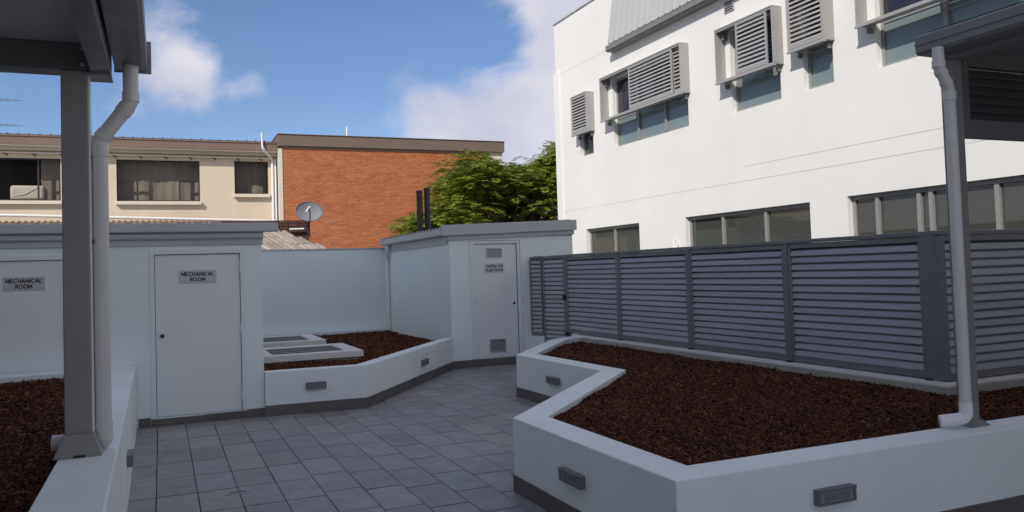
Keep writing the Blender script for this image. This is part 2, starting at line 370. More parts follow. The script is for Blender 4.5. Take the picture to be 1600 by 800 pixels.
def sign_y(parent, cx, Y, cz, w_, h_, body, size, plate, label):
    s = mk('sign', MB().box(cx-w_/2, cx+w_/2, Y-.004, Y, cz-h_/2, cz+h_/2), plate, parent); tag(s, label)
    vs, fs = text_mb(body, size)
    wx = max(v[0] for v in vs)-min(v[0] for v in vs); k = w_*.86/wx
    ky = h_*.70/2.44
    mk('lettering', MB().add([(cx+x*k, Y-.0055-z, cz+y*ky) for x,y,z in vs], fs), 'sign_text', s, recalc=False)
    return s

# ------------------------------------------------------------------ ground and courtyard floor
g = mk('ground', MB().quad((-400,-400,-.06),(400,-400,-.06),(400,600,-.06),(-400,600,-.06)), 'concrete', recalc=False); tag(g, kind='structure')

HP = .565                                                    # height of the right planter
R_OUT = [(6.62,12.35),(5.82,11.92),(4.40,10.14),(4.47,7.95),(2.50,5.87),(2.50,3.68),(8.6,3.64)]
R_IN = offset_poly(R_OUT, .255)
P1_OUT = [(1.16,10.50),(2.42,10.43),(4.70,13.61)]
def in_planter(x, y):
    if x < -.33: return True
    if inside((x,y), [(6.7,12.5)]+R_OUT[1:]+[(8.6,12.5)]): return True
    if y > 10.62 and x < 2.3: return True
    if inside((x,y), [(1.0,10.55),(2.44,10.5),(4.72,13.7),(4.72,15),(1,15)]): return True
    if y > 13.66: return True
    return False
fl = mk('courtyard_floor', MB().box(-.4, 8.9, -3, 14, -.05, -.010), 'grout'); tag(fl, kind='structure')
TX, TY = .306, .6175
tile_me = mesh_only('tile', MB().box(-TX/2+.0038, TX/2-.0038, -TY/2+.0085, TY/2-.0085, -.016, 0.0), 'tile')
rest = MB(); spots = []
for i in range(-2, 30):
    coff = 0.0 if i < 4 else random.choice((0,0,.10,-.12,.28,.2))
    for j in range(-18, 11):
        cx = -.06 + TX*(i+.5); cy = 7.74 + coff + TY*(j+.5)
        if cy < -2.5 or cx > 8.8: continue
        cs = [(cx+a*TX*.48, cy+b*TY*.48) for a in (-1,1) for b in (-1,1)]
        if all(in_planter(*c) for c in cs): continue
        spots.append((cx, cy))
def cam_pix(x, y, z):
    d = Vector((x,y,z-CAM_H)); q = d.dot(fw)
    return (800+1269*d.dot(rt2)/q, 373.7-1269*d.dot(up2)/q) if q > .1 else None
near = []
for (cx,cy) in spots:
    p = cam_pix(cx, cy, 0)
    if p and -60 < p[0] < 1660 and p[1] < 850: near.append((cx,cy))
    else: rest.box(cx-TX/2+.003, cx+TX/2-.003, cy-TY/2+.003, cy+TY/2-.003, -.012, 0.0)
near.sort(key=lambda c: c[1])
for k, (cx,cy) in enumerate(near):
    if k >= 300: rest.box(cx-TX/2+.003, cx+TX/2-.003, cy-TY/2+.003, cy+TY/2-.003, -.012, 0.0); continue
    o = inst('tile', tile_me, (cx+random.uniform(-.0012,.0012), cy+random.uniform(-.002,.002), random.uniform(-.0015,.001)), fl, random.uniform(-.002,.002))
rt_ = mk('tile_field', rest, 'tile', fl, recalc=False); tag(rt_, kind='stuff')
# small drain slot let into a tile
dr = thing('floor_drain', (.54,6.95,0), 'small dark slotted drain let into the grey tile paving', 'drain')
mk('frame', MB().box(.44,.64,6.90,7.00,-.004,.004), 'tile', dr, bevel=.003)
mk('slot', MB().box(.475,.605,6.94,6.965,-.002,.0055), 'black', dr)

# ------------------------------------------------------------------ mulch
def chips(name, poly, zf, dens, m, seed, label, lmin=.012, lmax=.042, mindist=None):
    rg = np.random.default_rng(seed)
    xs = np.array([p[0] for p in poly]); ys = np.array([p[1] for p in poly])
    base = MB(); st = .12; nx = int((xs.max()-xs.min())/st)+3; ny = int((ys.max()-ys.min())/st)+3
    idx = {}
    for i in range(nx):
        for j in range(ny):
            x = xs.min()-st+i*st; y = ys.min()-st+j*st
            cs = [(x+a*st, y+b*st) for a,b in ((0,0),(1,0),(1,1),(0,1))]
            if not any(inside(c, poly) for c in cs+[(x+st/2,y+st/2)]): continue
            f = []
            for c in cs:
                key = (round(c[0],3), round(c[1],3))
                if key not in idx: idx[key] = len(base.v); base.v.append((c[0],c[1],zf(*c)-.012))
                f.append(idx[key])
            base.f.append(tuple(f))
    t = thing(name, (xs.mean(), ys.mean(), zf(xs.mean(),ys.mean())), label, 'mulch'); tag(t, kind='stuff')
    b = mk('mulch_bed', base, 'mulch_base', t, smooth=True, recalc=False); tag(b, kind='stuff')
    area = (xs.max()-xs.min())*(ys.max()-ys.min()); n = int(area*dens)
    px = rg.uniform(xs.min(),xs.max(),n); py = rg.uniform(ys.min(),ys.max(),n)
    k = inside_np(px,py,poly); px = px[k]; py = py[k]
    d = np.hypot(px,py); keep = rg.uniform(0,1,len(px)) < np.clip(7.5/d, .35, 1)**1.3; px = px[keep]; py = py[keep]; d = d[keep]
    n = len(px); pz = np.array([zf(a,b_) for a,b_ in zip(px,py)]) + rg.uniform(-.010,.014,n)
    ln = rg.uniform(lmin,lmax,n)*np.clip(d/6,1,1.7)*rg.choice([1,1,1,1.5],n); wd = ln*rg.uniform(.13,.34,n); th = rg.uniform(.002,.006,n)
    ya = rg.uniform(0,2*np.pi,n); pi_ = rg.normal(0,.38,n); ro = rg.normal(0,.5,n)
    cx = np.array([-1,1,1,-1,-1,1,1,-1])*.5; cy = np.array([-1,-1,1,1,-1,-1,1,1])*.5; cz = np.array([-1,-1,-1,-1,1,1,1,1])*.5
    tap = rg.uniform(.3,1,(n,1))
    X = ln[:,None]*cx; Y = wd[:,None]*cy*np.where(cx>0,tap,1); Z = th[:,None]*cz
    Y2 = Y*np.cos(ro)[:,None]-Z*np.sin(ro)[:,None]; Z2 = Y*np.sin(ro)[:,None]+Z*np.cos(ro)[:,None]
    X3 = X*np.cos(pi_)[:,None]-Z2*np.sin(pi_)[:,None]; Z3 = X*np.sin(pi_)[:,None]+Z2*np.cos(pi_)[:,None]
    X4 = X3*np.cos(ya)[:,None]-Y2*np.sin(ya)[:,None]; Y4 = X3*np.sin(ya)[:,None]+Y2*np.cos(ya)[:,None]
    o0 = WL[t.name]
    V = np.stack([X4+px[:,None]-o0.x, Y4+py[:,None]-o0.y, Z3+pz[:,None]-o0.z],-1).reshape(-1,3)
    F = np.array([(4,5,6,7),(0,1,5,4),(1,2,6,5),(2,3,7,6),(3,0,4,7)])
    F = (F[None]+8*np.arange(n)[:,None,None]).reshape(-1,4)
    me = bpy.data.meshes.new('bark_chips'); me.vertices.add(len(V)); me.vertices.foreach_set('co', V.ravel())
    me.loops.add(F.size); me.loops.foreach_set('vertex_index', F.ravel().astype(np.int32))
    me.polygons.add(len(F)); me.polygons.foreach_set('loop_start', np.arange(0,F.size,4,dtype=np.int32)); me.polygons.foreach_set('loop_total', np.full(len(F),4,np.int32))
    me.update(); me.validate(); me.materials.append(M[m])
    o = bpy.data.objects.new('bark_chips', me); COL.objects.link(o); place(o, o0, t); tag(o, kind='stuff')
    return t
def und(x, y, s=1.0): return mnoise.noise(Vector((x*1.1*s, y*1.1*s, 3.1)))

# ------------------------------------------------------------------ right planter
pr = thing('raised_planter', (4.5,7,0), 'large white zigzag raised planter of dark mulch in front of the louvre fence', 'planter')
mk('wall', MB().prism(R_OUT + R_IN[::-1], -.04, HP), 'planter_wall', pr, bevel=.008)
skirting(pr, R_OUT)
mk('kerb', MB().prism([(6.34,12.30),(6.66,12.40),(6.66,5.44),(9.2,5.36),(9.2,5.03),(6.34,5.10)], -.04, HP-.012), 'kerb_concrete', pr, bevel=.006)
mk('kerb_flashing', MB().prism([(6.385,12.30),(6.62,12.36),(6.62,5.40),(9.2,5.32),(9.2,5.075),(6.385,5.145)], HP-.014, HP+.016), 'white_paint', pr, bevel=.004)
R_MUL = [(x,y) for x,y in R_IN[:-1]] + [(8.6,3.9),(8.6,5.1),(6.36,5.12),(6.36,12.25)]
chips('bark_mulch', R_MUL, lambda x,y: HP-.055+.022*und(x,y)-.03*min(1,max(0,(x-4.5)/1.8))+.018*math.exp(-((x-3.2)**2+(y-4.4)**2)/1.2), 5600, 'mulch', 3,
      'dark red brown bark mulch filling the zigzag planter')

# ------------------------------------------------------------------ left planter
LP = .74
pl = thing('raised_planter', (-1.5,6,0), 'tall white planter wall carrying the grey post, left foreground', 'planter')
mk('wall', MB().prism([(-.545,-2.5),(-.19,-2.5),(-.285,10.55),(-.545,10.55)],-.04,LP), 'planter_wall', pl, bevel=.008)
mk('back_wall', MB().box(-5.5,-.546,10.22,10.545,-.04,LP-.002), 'planter_wall', pl, bevel=.006)
chips('bark_mulch', [(-4.4,2.5),(-.52,2.5),(-.52,10.25),(-4.4,10.25)], lambda x,y: LP-.075+.025*und(x+5,y), 2600, 'mulch', 5,
      'dark bark mulch behind the tall left planter wall')

# ------------------------------------------------------------------ middle planter with roof lights
pm = thing('raised_planter', (2.6,12,0), 'low white planter wall bending towards the plant room, with two skylights inside', 'planter')
inn = offset_poly(P1_OUT, .19)
mk('wall', MB().prism(P1_OUT + inn[::-1], -.04, .545), 'planter_wall', pm, bevel=.008)
skirting(pm, P1_OUT, .135)
mk('kerb', MB().box(1.3,4.66,17.86,18.06,.2,.50), 'planter_wall', pm, bevel=.01)
chips('bark_mulch', [(1.0,10.65),(2.36,10.6),(4.66,13.75),(4.66,18.0),(1.0,18.0)], lambda x,y: .425+.03*und(x,y+9), 1900, 'mulch_dark', 9,
      'brown mulch around the two skylights in the middle planter')
def skylight(x0,x1,y0,y1,label):
    t = thing('skylight', ((x0+x1)/2,(y0+y1)/2,.4), label, 'skylight', 'skylights in the middle planter')
    fr = MB(); b = .24
    for a in ((x0,x1,y0,y0+b),(x0,x1,y1-b,y1),(x0,x0+b,y0+b,y1-b),(x1-b,x1,y0+b,y1-b)): fr.box(a[0],a[1],a[2],a[3],.46,.555)
    mk('frame', fr, 'white_paint', t, bevel=.006)
    mk('upstand', MB().box(x0+.04,x1-.04,y0+.05,y1-.05,.36,.47), 'kerb_concrete', t)
    n = 3; ww = (y1-y0-2*b)/n
    for k in range(n):
        mk('pane', MB().box(x0+b,x1-b,y0+b+k*ww+.02,y0+b+(k+1)*ww-.02,.50,.528), 'skylight_glass', t)
    for k in range(n+1):
        mk('glazing_bar', MB().box(x0+b,x1-b,y0+b+k*ww-.02,y0+b+k*ww+.02,.49,.54), 'fence_frame', t)
skylight(1.28,2.84,12.42,14.0,'nearer white framed skylight lying in the brown mulch')
skylight(1.1,2.74,14.95,16.7,'farther white framed skylight lying by the back wall')

# ------------------------------------------------------------------ step lights on the planters
def step_light(p, nrm, w_, h_, label):
    n = Vector((nrm[0],nrm[1],0)).normalized(); s = Vector((-n.y,n.x,0)); p = Vector(p)
    t = thing('step_light', p, label, 'wall light', 'grey bulkhead lights on the planter walls')
    def bx(mb, a0,a1,d0,d1,z0,z1):
        ps = [p+s*a+n*d+Vector((0,0,z)) for z in (z0,z1) for (a,d) in ((a0,d0),(a1,d0),(a1,d1),(a0,d1))]
        return mb.add([tuple(q) for q in ps], [(0,3,2,1),(4,5,6,7),(0,1,5,4),(1,2,6,5),(2,3,7,6),(3,0,4,7)])
    W = w_/2; Hh = h_/2
    mk('housing', bx(MB(),-W,W,-.005,.036,-Hh,Hh), 'light_body', t, bevel=.006)
    rim = MB(); bx(rim,-W,W,.036,.048,Hh-.016,Hh); bx(rim,-W,W,.036,.044,-Hh,-Hh+.014); bx(rim,-W,-W+.02,.036,.044,-Hh+.014,Hh-.016); bx(rim,W-.02,W,.036,.044,-Hh+.014,Hh-.016)
    mk('rim', rim, 'light_body', t, bevel=.002)
    mk('lens', bx(MB(),-W+.022,W-.022,.035,.039,-Hh+.016,Hh-.018), 'light_lens', t)
    for k in range(3):
        z = -Hh+.028+k*(h_-.05)/3
        mk('louvre', bx(MB(),-W+.045,W-.045,.0385,.043,z,z+.006), 'light_body', t)
step_light((3.575,3.672,.350),(0,-1),.285,.092,'large grey step light low on the right foreground planter wall')
step_light((2.50,4.855,.325),(-1,0),.30,.085,'grey step light on the angled end of the zigzag planter')
step_light((4.43,9.05,.335),(-1,0),.30,.085,'grey step light on the far recessed face of the zigzag planter')
step_light((1.775,10.468,.340),(-.055,-1),.25,.085,'grey step light below the nearer skylight')
dv = Vector((2.28,3.18)).normalized()
q_ = (P1_OUT[1][0]+.585*2.28, P1_OUT[1][1]+.585*3.18)
step_light((q_[0],q_[1],.315),(dv.y,-dv.x),.27,.09,'small grey step light on the slanting middle planter wall')
step_light((-.262,7.0,.36),(1,0),.26,.09,'grey step light seen edge on at the tall left planter')

# ------------------------------------------------------------------ mechanical room
fy = lambda Y: (lambda u,d,z: (u, Y+d, z))
fx = lambda X: (lambda u,d,z: (X+d, u, z))
def door_y(room, x0, x1, z0, z1, Y, hinge_right, frame=.055):
    f = fy(Y)
    fr = MB()
    for a in ((x0-frame,x0,z0,z1+frame),(x1,x1+frame,z0,z1+frame),(x0,x1,z1,z1+frame)): fr.mbox(f,a[0],a[1],-.012,.06,a[2],a[3])
    mk('door_frame', fr, 'door_paint', room, bevel=.004)
    d = mk('door', MB().mbox(f,x0+.006,x1-.006,.012,.055,z0+.006,z1-.006), 'door_paint', room, bevel=.003)
    mk('shadow_gap', MB().mbox(f,x0-.002,x1+.002,.056,.07,z0,z1), 'black', room)
    lx = x0+.075 if hinge_right else x1-.075
    mk('lock', MB().tube([(lx,Y+.012,z0+.96),(lx,Y-.012,z0+.96)], .022, 14), 'black', d, bevel=.003)
    for z in (z0+.12, z0+.95, z1-.22):
        hx = x1+.001 if hinge_right else x0-.001
        mk('hinge', MB().tube([(hx,Y-.016,z),(hx,Y-.016,z+.12)], .012, 10), 'door_paint', d)
    return d
mr_ = thing('mechanical_room', (-2.5,13,0), 'low white mechanical room with grey fascia and two flush doors at left', 'building')
Ym = 10.565
dA = (-.07,.90,.10,2.03); dB = (-1.98,-1.01,.10,1.995)
wm = wall_sheet(fy(Ym), -6.5, 1.16, -.05, 2.20, [dA, dB], .08)
wm.quad((1.16,Ym,-.05),(1.16,17.5,-.05),(1.16,17.5,2.2),(1.16,Ym,2.2)); wm.quad((-6.5,17.5,-.05),(1.16,17.5,-.05),(1.16,17.5,2.2),(-6.5,17.5,2.2))
wm.quad((-6.5,Ym,2.2),(1.16,Ym,2.2),(1.16,17.5,2.2),(-6.5,17.5,2.2))
mk('wall', wm, 'court_wall', mr_)
door_y(mr_, dA[0],dA[1],dA[2],dA[3], Ym, True); door_y(mr_, dB[0],dB[1],dB[2],dB[3], Ym, True)
sign_y(mr_, .41, Ym+.010, 1.755, .425, .155, 'MECHANICAL\nROOM', .06, 'sign_plate', 'silver sign reading MECHANICAL ROOM')
sign_y(mr_, -1.415, Ym+.010, 1.735, .41, .15, 'MECHANICAL\nROOM', .06, 'sign_plate', 'silver sign reading MECHANICAL ROOM, partly behind the post')
skirting(mr_, [(-.265,Ym),(-.13,Ym)], .105); skirting(mr_, [(-.128,Ym-.001),(.96,Ym-.001)], .088); skirting(mr_, [(.962,Ym),(1.16,Ym)], .105)
mk('fascia', MB().box(-6.6,1.175,Ym-.02,Ym+.10,2.135,2.285), 'fascia', mr_, bevel=.004)
mk('fascia_trim', MB().extrude([(0,0),(-.03,.0),(-.042,.018),(-.042,.06),(-.028,.075),(0,.075)], (-6.6,Ym-.02,2.21), (1.18,Ym-.02,2.21), (0,1,0)), 'fascia', mr_)
mk('gutter', MB().extrude([(0,0),(-.075,.0),(-.09,.012),(-.09,.105),(-.08,.112),(0,.112)], (-6.6,Ym-.02,2.287), (1.355,Ym-.02,2.287), (0,1,0)), 'fascia', mr_, bevel=.003)
def corrug(x0,x1,y0,y1,z0,z1,pitch,amp,along):
    """corrugated sheet: ridges run along 'y' or 'x'; z0 at y0/x0 side of the fall"""
    mb = MB(); n = int(((x1-x0) if along == 'y' else (y1-y0))/pitch*4)+1
    for i in range(n+1):
        t = i/n; h = amp*(1 if (i % 4) in (0,1) else 0)
        if along == 'y':
            x = x0+(x1-x0)*t; mb.v += [(x,y0,z0+h),(x,y1,z1+h)]
        else:
            y = y0+(y1-y0)*t; mb.v += [(x0,y,z0+h),(x1,y,z1+h)]
    for i in range(n): mb.f.append((2*i,2*i+2,2*i+3,2*i+1))
    return mb
mk('roof', corrug(-6.6,1.34,Ym-.06,17.4,2.385,2.36,.19,.022,'y'), 'roof_metal', mr_, recalc=False)

# ------------------------------------------------------------------ back boundary wall
bw = thing('boundary_wall', (2.9,18.1,0), 'plain pale grey rendered wall between the two plant buildings, below the brick building', 'wall')
mk('wall', MB().box(.5,4.95,18.1,18.32,-.05,2.28), 'court_wall', bw)
mk('capping', MB().box(.5,4.96,18.08,18.34,2.281,2.31), 'fascia', bw, bevel=.004)

# ------------------------------------------------------------------ plant room
pt = thing('plant_room', (5.9,15.5,0), 'small white hot water plant room with grey roof edge and vented door', 'building')
Yp = 13.615; X0, X1 = 4.69, 7.14
dP = (5.15,5.98,.145,2.195)
wp = wall_sheet(fy(Yp), X0, X1, -.05, 2.32, [dP], .10)
wp.quad((X0,Yp,-.05),(X0,18.1,-.05),(X0,18.1,2.45),(X0,Yp,2.45)); wp.quad((X1,Yp,-.05),(X1,18.1,-.05),(X1,18.1,2.45),(X1,Yp,2.45))
wp.quad((X0,18.1,-.05),(X1,18.1,-.05),(X1,18.1,2.45),(X0,18.1,2.45))
mk('wall', wp, 'court_wall', pt)
dd = door_y(pt, dP[0],dP[1],dP[2],dP[3], Yp, False, .06)
mk('architrave', MB().box(5.068,5.0899,Yp-.03,Yp-.0005,.145,2.27).box(6.0402,6.062,Yp-.03,Yp-.0005,.145,2.27).box(5.09,6.04,Yp-.03,Yp-.013,2.2552,2.27), 'door_paint', pt)
def vent_y(parent, x0,x1,z0,z1,Y,nm='door_vent'):
    v = MB()
    for a in ((x0,x1,z0,z0+.02),(x0,x1,z1-.02,z1),(x0,x0+.02,z0+.02,z1-.02),(x1-.02,x1,z0+.02,z1-.02)): v.box(a[0],a[1],Y-.012,Y,a[2],a[3])
    o = mk(nm, v, 'vent_metal', parent)
    mk('vent_back', MB().box(x0+.02,x1-.02,Y-.002,Y,z0+.02,z1-.02), 'vent_dark', o)
    n = 8
    for k in range(n):
        z = z0+.024+(z1-z0-.05)*k/n
        mk('vent_blade', MB().box(x0+.02,x1-.02,Y-.010,Y-.003,z,z+.010), 'vent_metal', o)
vent_y(pt,5.385,5.695,1.945,2.115,Yp+.011); vent_y(pt,5.40,5.72,.235,.475,Yp+.011)
sign_y(pt, 5.535, Yp+.010, 1.752, .39, .175, 'CENTRAL H.W\nPLANT ROOM', .06, 'sign_plate_white', 'pale sign reading CENTRAL H.W PLANT ROOM')
skirting(pt, [(4.70,Yp),(6.2,Yp)], .135)
mk('knee_wall', MB().prism([(6.20,13.613),(6.33,13.29),(6.46,13.29),(6.46,13.613)],-.04,.495), 'court_wall', pt)
# front fascia rises a little to the right; barge board and trim
def fas(x0,x1,za,zb,h,y0,y1): return MB().add([(x0,y0,za),(x1,y0,zb),(x1,y1,zb),(x0,y1,za),(x0,y0,za+h),(x1,y0,zb+h),(x1,y1,zb+h),(x0,y1,za+h)],[(0,3,2,1),(4,5,6,7),(0,1,5,4),(1,2,6,5),(2,3,7,6),(3,0,4,7)])
mk('fascia', fas(4.66,7.17,2.265,2.34,.085,Yp-.03,Yp+.10), 'fascia', pt, bevel=.004)
mk('barge_board', fas(4.56,7.20,2.345,2.425,.19,Yp-.085,Yp+.08), 'fascia', pt, bevel=.006)
mk('side_fascia', MB().box(4.66,4.72,Yp+.101,18.05,2.20,2.36), 'fascia', pt)
mk('gutter', MB().extrude([(0,0),(-.10,.0),(-.125,.02),(-.125,.125),(-.112,.13),(0,.13)], (4.66,Yp+.02,2.345), (4.66,18.0,2.345), (1,0,0)), 'fascia', pt)
mk('roof', corrug(4.57,7.16,Yp+.05,18.05,2.478,2.60,.20,.03,'x'), 'roof_metal', pt, recalc=False)
dpts = bend([(4.60,17.55,2.35),(4.60,17.55,2.22),(4.645,17.75,2.05),(4.645,17.75,.38)], .07)
mk('downpipe', MB().tube(dpts, .042, 12), 'pipe_white', pt, smooth=True)
for z in (1.7, .95): mk('pipe_bracket', MB().tube([(4.645,17.75,z),(4.645,17.75,z+.03)], .048, 12), 'pipe_white', pt)

# flues on the roof
fl_l = ['left black flue pipe behind the plant room roof', 'right black flue pipe behind the plant room roof']
for k, (x, zt) in enumerate(((5.20,3.50),(5.375,3.56))):
    t = thing('flue_pipe', (x,17.0,2.5), fl_l[k], 'flue', 'flue pipes on the plant room')
    mk('pipe', MB().tube([(x,17,2.5),(x,17,zt-.02)], .066, 16), 'flue', t, smooth=True)
    mk('cap', MB().tube([(x,17,zt-.06),(x,17,zt)], .076, 16), 'flue', t, bevel=.008)
    mk('collar', MB().tube([(x,17,2.95),(x,17,3.0)], .074, 16), 'flue', t)

# ------------------------------------------------------------------ louvre fence
slat_cache = {}
def slat_mesh(length):
    k = round(length,3)
    if k not in slat_cache:
        prof = [(-.040,.000),(-.036,-.007),(-.022,.046),(.060,.080),(.060,.135),(.056,.135),(.056,.084),(-.028,.050)]    # lower edge towards the courtyard
        slat_cache[k] = mesh_only('slat', MB().extrude(prof, (-k/2,0,0), (k/2,0,0), (0,1,0)), 'louvre_blue')
    return slat_cache[k]
def fence_panel(parent, p0, p1, z0, z1, name='panel', jitter=True, rail=.05, stile=.045, pitch_=.0775):
    """a framed louvre panel between two plan points; its outside is to the right of travel"""
    a = Vector((p0[0],p0[1],0)); b = Vector((p1[0],p1[1],0)); d = (b-a); ln = d.length; d.normalize(); nn = Vector((d.y,-d.x,0)); ang = math.atan2(d.y,d.x)
    def bx(mb,s0,s1,e0,e1,c0,c1):
        ps = [a+d*s+nn*e+Vector((0,0,z)) for z in (c0,c1) for (s,e) in ((s0,e0),(s1,e0),(s1,e1),(s0,e1))]
        return mb.add([tuple(q) for q in ps], [(0,3,2,1),(4,5,6,7),(0,1,5,4),(1,2,6,5),(2,3,7,6),(3,0,4,7)])
    fr = MB(); bx(fr,0,ln,-.065,.035,z1-rail,z1); bx(fr,0,ln,-.065,.035,z0,z0+rail*1.3); bx(fr,0,stile,-.065,.042,z0+rail*1.3,z1-rail); bx(fr,ln-stile,ln,-.065,.042,z0+rail*1.3,z1-rail)
    o = mk(name, fr, 'fence_frame', parent, bevel=.003)
    L_ = ln-2*stile; n = int((z1-z0-rail*2.3)/pitch_); ph = (z1-z0-rail*2.3-.004)/n; mid = a+d*ln/2
    me = slat_mesh(L_)
    for k in range(n):
        inst('slat', me, (mid.x, mid.y, z0+rail*1.3+k*ph+.006+random.uniform(-.0015,.0015)), o, ang, (1,1,1.0))
    return o
FX = 6.50
lf = thing('louvre_fence', (FX,9,.57), 'long blue grey louvre fence along the back of the zigzag planter', 'fence')
posts = [12.62,10.85,9.02,7.17,5.36]
ZB, ZT = .595, 1.945
for a, b in zip(posts, posts[1:]):
    fence_panel(lf, (FX,a-.028), (FX,b+.028), ZB, ZT-.048)
for y in posts[:-1]: mk('post', MB().box(FX-.048,FX+.048,y-.027,y+.027,.56,ZT-.041), 'fence_frame', lf, bevel=.003)
mk('corner_post', MB().box(FX-.055,FX+.055,5.2465,5.387,.56,ZT-.041), 'fence_frame', lf, bevel=.004)
mk('top_rail', MB().box(FX-.05,FX+.05,5.2595,12.647,ZT-.04,ZT), 'fence_frame', lf, bevel=.004)
for y in posts: mk('foot', MB().box(FX-.075,FX-.035,y-.035,y+.035,.555,.597), 'black', lf)
rf = thing('louvre_fence', (7.6,5.25,.57), 'return run of the louvre fence going right behind the canopy post', 'fence')
for a, b in ((6.447,8.0),(8.06,9.2)): fence_panel(rf, (a,5.215), (b,5.215), ZB, ZT-.048)
mk('post', MB().box(8.0,8.06,5.18,5.25,.56,ZT-.041), 'fence_frame', rf)
mk('top_rail', MB().box(6.44,9.2,5.175,5.2585,ZT-.04,ZT), 'fence_frame', rf, bevel=.004)
gt = thing('louvre_gate', (FX,13.1,.15), 'narrow louvre gate with black lock beside the plant room door', 'gate')
fence_panel(gt, (6.365,13.28), (FX,12.66), .25, ZT-.01, 'gate_leaf', stile=.05)
mk('lock', MB().tube([(FX-.03,12.66,1.20),(FX-.075,12.66,1.20)], .045, 14), 'black', gt, bevel=.006)
fp = thing('louvre_fence', (6.3,13.45,.5), 'narrow fixed louvre strip between the gate and the plant room', 'fence')
fence_panel(fp, (6.25,13.583), (6.357,13.31), .50, ZT-.01, stile=.03)

# ------------------------------------------------------------------ left canopy
lc = thing('canopy', (-.45,5.35,.74), 'dark grey carport canopy on a square post at upper left', 'canopy')
mk('post', MB().box(-.515,-.375,5.28,5.42,LP,2.955), 'post_metal', lc, bevel=.006)
def flange(cx, cy, z, w0, w1, h):
    a, b = w0/2, w1/2
    return MB().add([(cx-a,cy-a,z),(cx+a,cy-a,z),(cx+a,cy+a,z),(cx-a,cy+a,z),(cx-b,cy-b,z+h),(cx+b,cy-b,z+h),(cx+b,cy+b,z+h),(cx-b,cy+b,z+h)],[(0,3,2,1),(4,5,6,7),(0,1,5,4),(1,2,6,5),(2,3,7,6),(3,0,4,7)])
mk('post_cover', flange(-.443,5.33,LP,.25,.158,.125), 'post_metal', lc, bevel=.006)
mk('cover_notch', MB().box(-.465,-.405,5.198,5.212,LP+.0005,LP+.014), 'black', lc)
mk('post_strip', MB().box(-.3745,-.366,5.30,5.40,LP+.12,2.95), 'pipe_white', lc)
mk('cross_beam', MB().box(-4.6,-.362,5.27,5.45,2.956,3.115), 'beam_dark', lc, bevel=.006)
mk('edge_beam', MB().box(-.361,-.255,-4,5.46,2.95,3.125), 'canopy_metal', lc, bevel=.006)
mk('beam_plate', MB().box(-.395,-.25,5.27,5.47,2.935,2.9495), 'canopy_metal', lc)
for (x,z) in ((-.40,3.08),(-.40,2.985),(-.31,2.975)):
    mk('bolt', MB().tube([(x,5.268,z),(x,5.255,z)], .012, 8), 'vent_metal', lc)
mk('gutter', MB().extrude([(0,0),(.155,0),(.18,.02),(.18,.17),(.165,.18),(0,.18)], (-.240,-4,3.02), (-.240,5.50,3.02), (1,0,0)), 'canopy_metal', lc, bevel=.004)
mk('gutter_end', MB().box(-.245,-.035,5.501,5.512,3.012,3.215), 'canopy_metal', lc)
mk('roof', corrug(-4.6,-.10,-4,5.46,3.225,3.225,.20,.03,'y'), 'roof_metal', lc, recalc=False)
mk('soffit', MB().box(-4.6,-.362,-4,5.45,3.1155,3.215), 'canopy_under', lc)
mk('purlin', MB().box(-4.6,-.362,1.6,1.75,2.99,3.115), 'canopy_metal', lc)
dp = [(-.150,5.36,3.03),(-.150,5.36,2.80),(-.325,5.38,2.56),(-.325,5.40,.86),(-.325,5.42,.80),(-.60,5.55,.775)]
dpipe = bend([(-.150,5.36,3.03),(-.150,5.36,2.80),(-.322,5.38,2.565),(-.322,5.38,.80),], .03, 3)
mk('downpipe', MB().tube(dpipe, .044, 18), 'pipe_grey', lc, smooth=True)
for (a, b) in (((-.150,5.36,2.86),(-.150,5.36,2.80)),((-.166,5.362,2.778),(-.20,5.366,2.732)),((-.285,5.376,2.615),(-.315,5.379,2.575)),((-.322,5.38,2.55),(-.322,5.38,2.47)),((-.322,5.38,.90),(-.322,5.38,.80))):
    mk('pipe_socket', MB().tube([a,b], .049, 18), 'pipe_grey', lc, smooth=True)
mk('pipe_shoe', MB().tube(bend([(-.322,5.38,.84),(-.322,5.40,.79),(-.345,5.48,.785),(-.60,5.50,.785)], .05, 4), .047, 18), 'pipe_grey', lc, smooth=True)
mk('pipe_clip', MB().box(-.376,-.366,5.33,5.43,1.95,1.975), 'pipe_grey', lc)

# ------------------------------------------------------------------ right canopy
rc = thing('canopy', (5.085,3.90,.57), 'dark canopy with louvred end panel on a slim post at right', 'canopy')
mk('post', MB().box(4.985,5.077,3.845,3.94,HP,3.06), 'canopy_metal', rc, bevel=.005)
mk('post_cover', flange(5.031,3.892,HP,.19,.105,.04), 'canopy_metal', rc, bevel=.004)
mk('gutter', MB().extrude([(0,0),(-.155,0),(-.175,.02),(-.175,.125),(-.16,.135),(0,.135)], (4.98,-4,3.10), (4.98,3.98,3.10), (1.0,0,0)), 'canopy_metal', rc, bevel=.004)
mk('gutter_bead', MB().extrude([(0,0),(-.008,0),(-.008,.012),(0,.012)], (4.805,-4,3.165), (4.805,3.98,3.165), (1,0,0)), 'canopy_metal', rc)
mk('edge_beam', MB().box(4.9805,5.12,-4,3.96,3.062,3.15), 'canopy_metal', rc, bevel=.005)
mk('panel_frame', MB().box(5.0,5.175,3.87,3.93,2.53,3.149).box(5.1755,9,3.87,3.93,2.53,2.655).box(5.1755,9,3.87,3.93,3.03,3.149), 'beam_dark', rc)
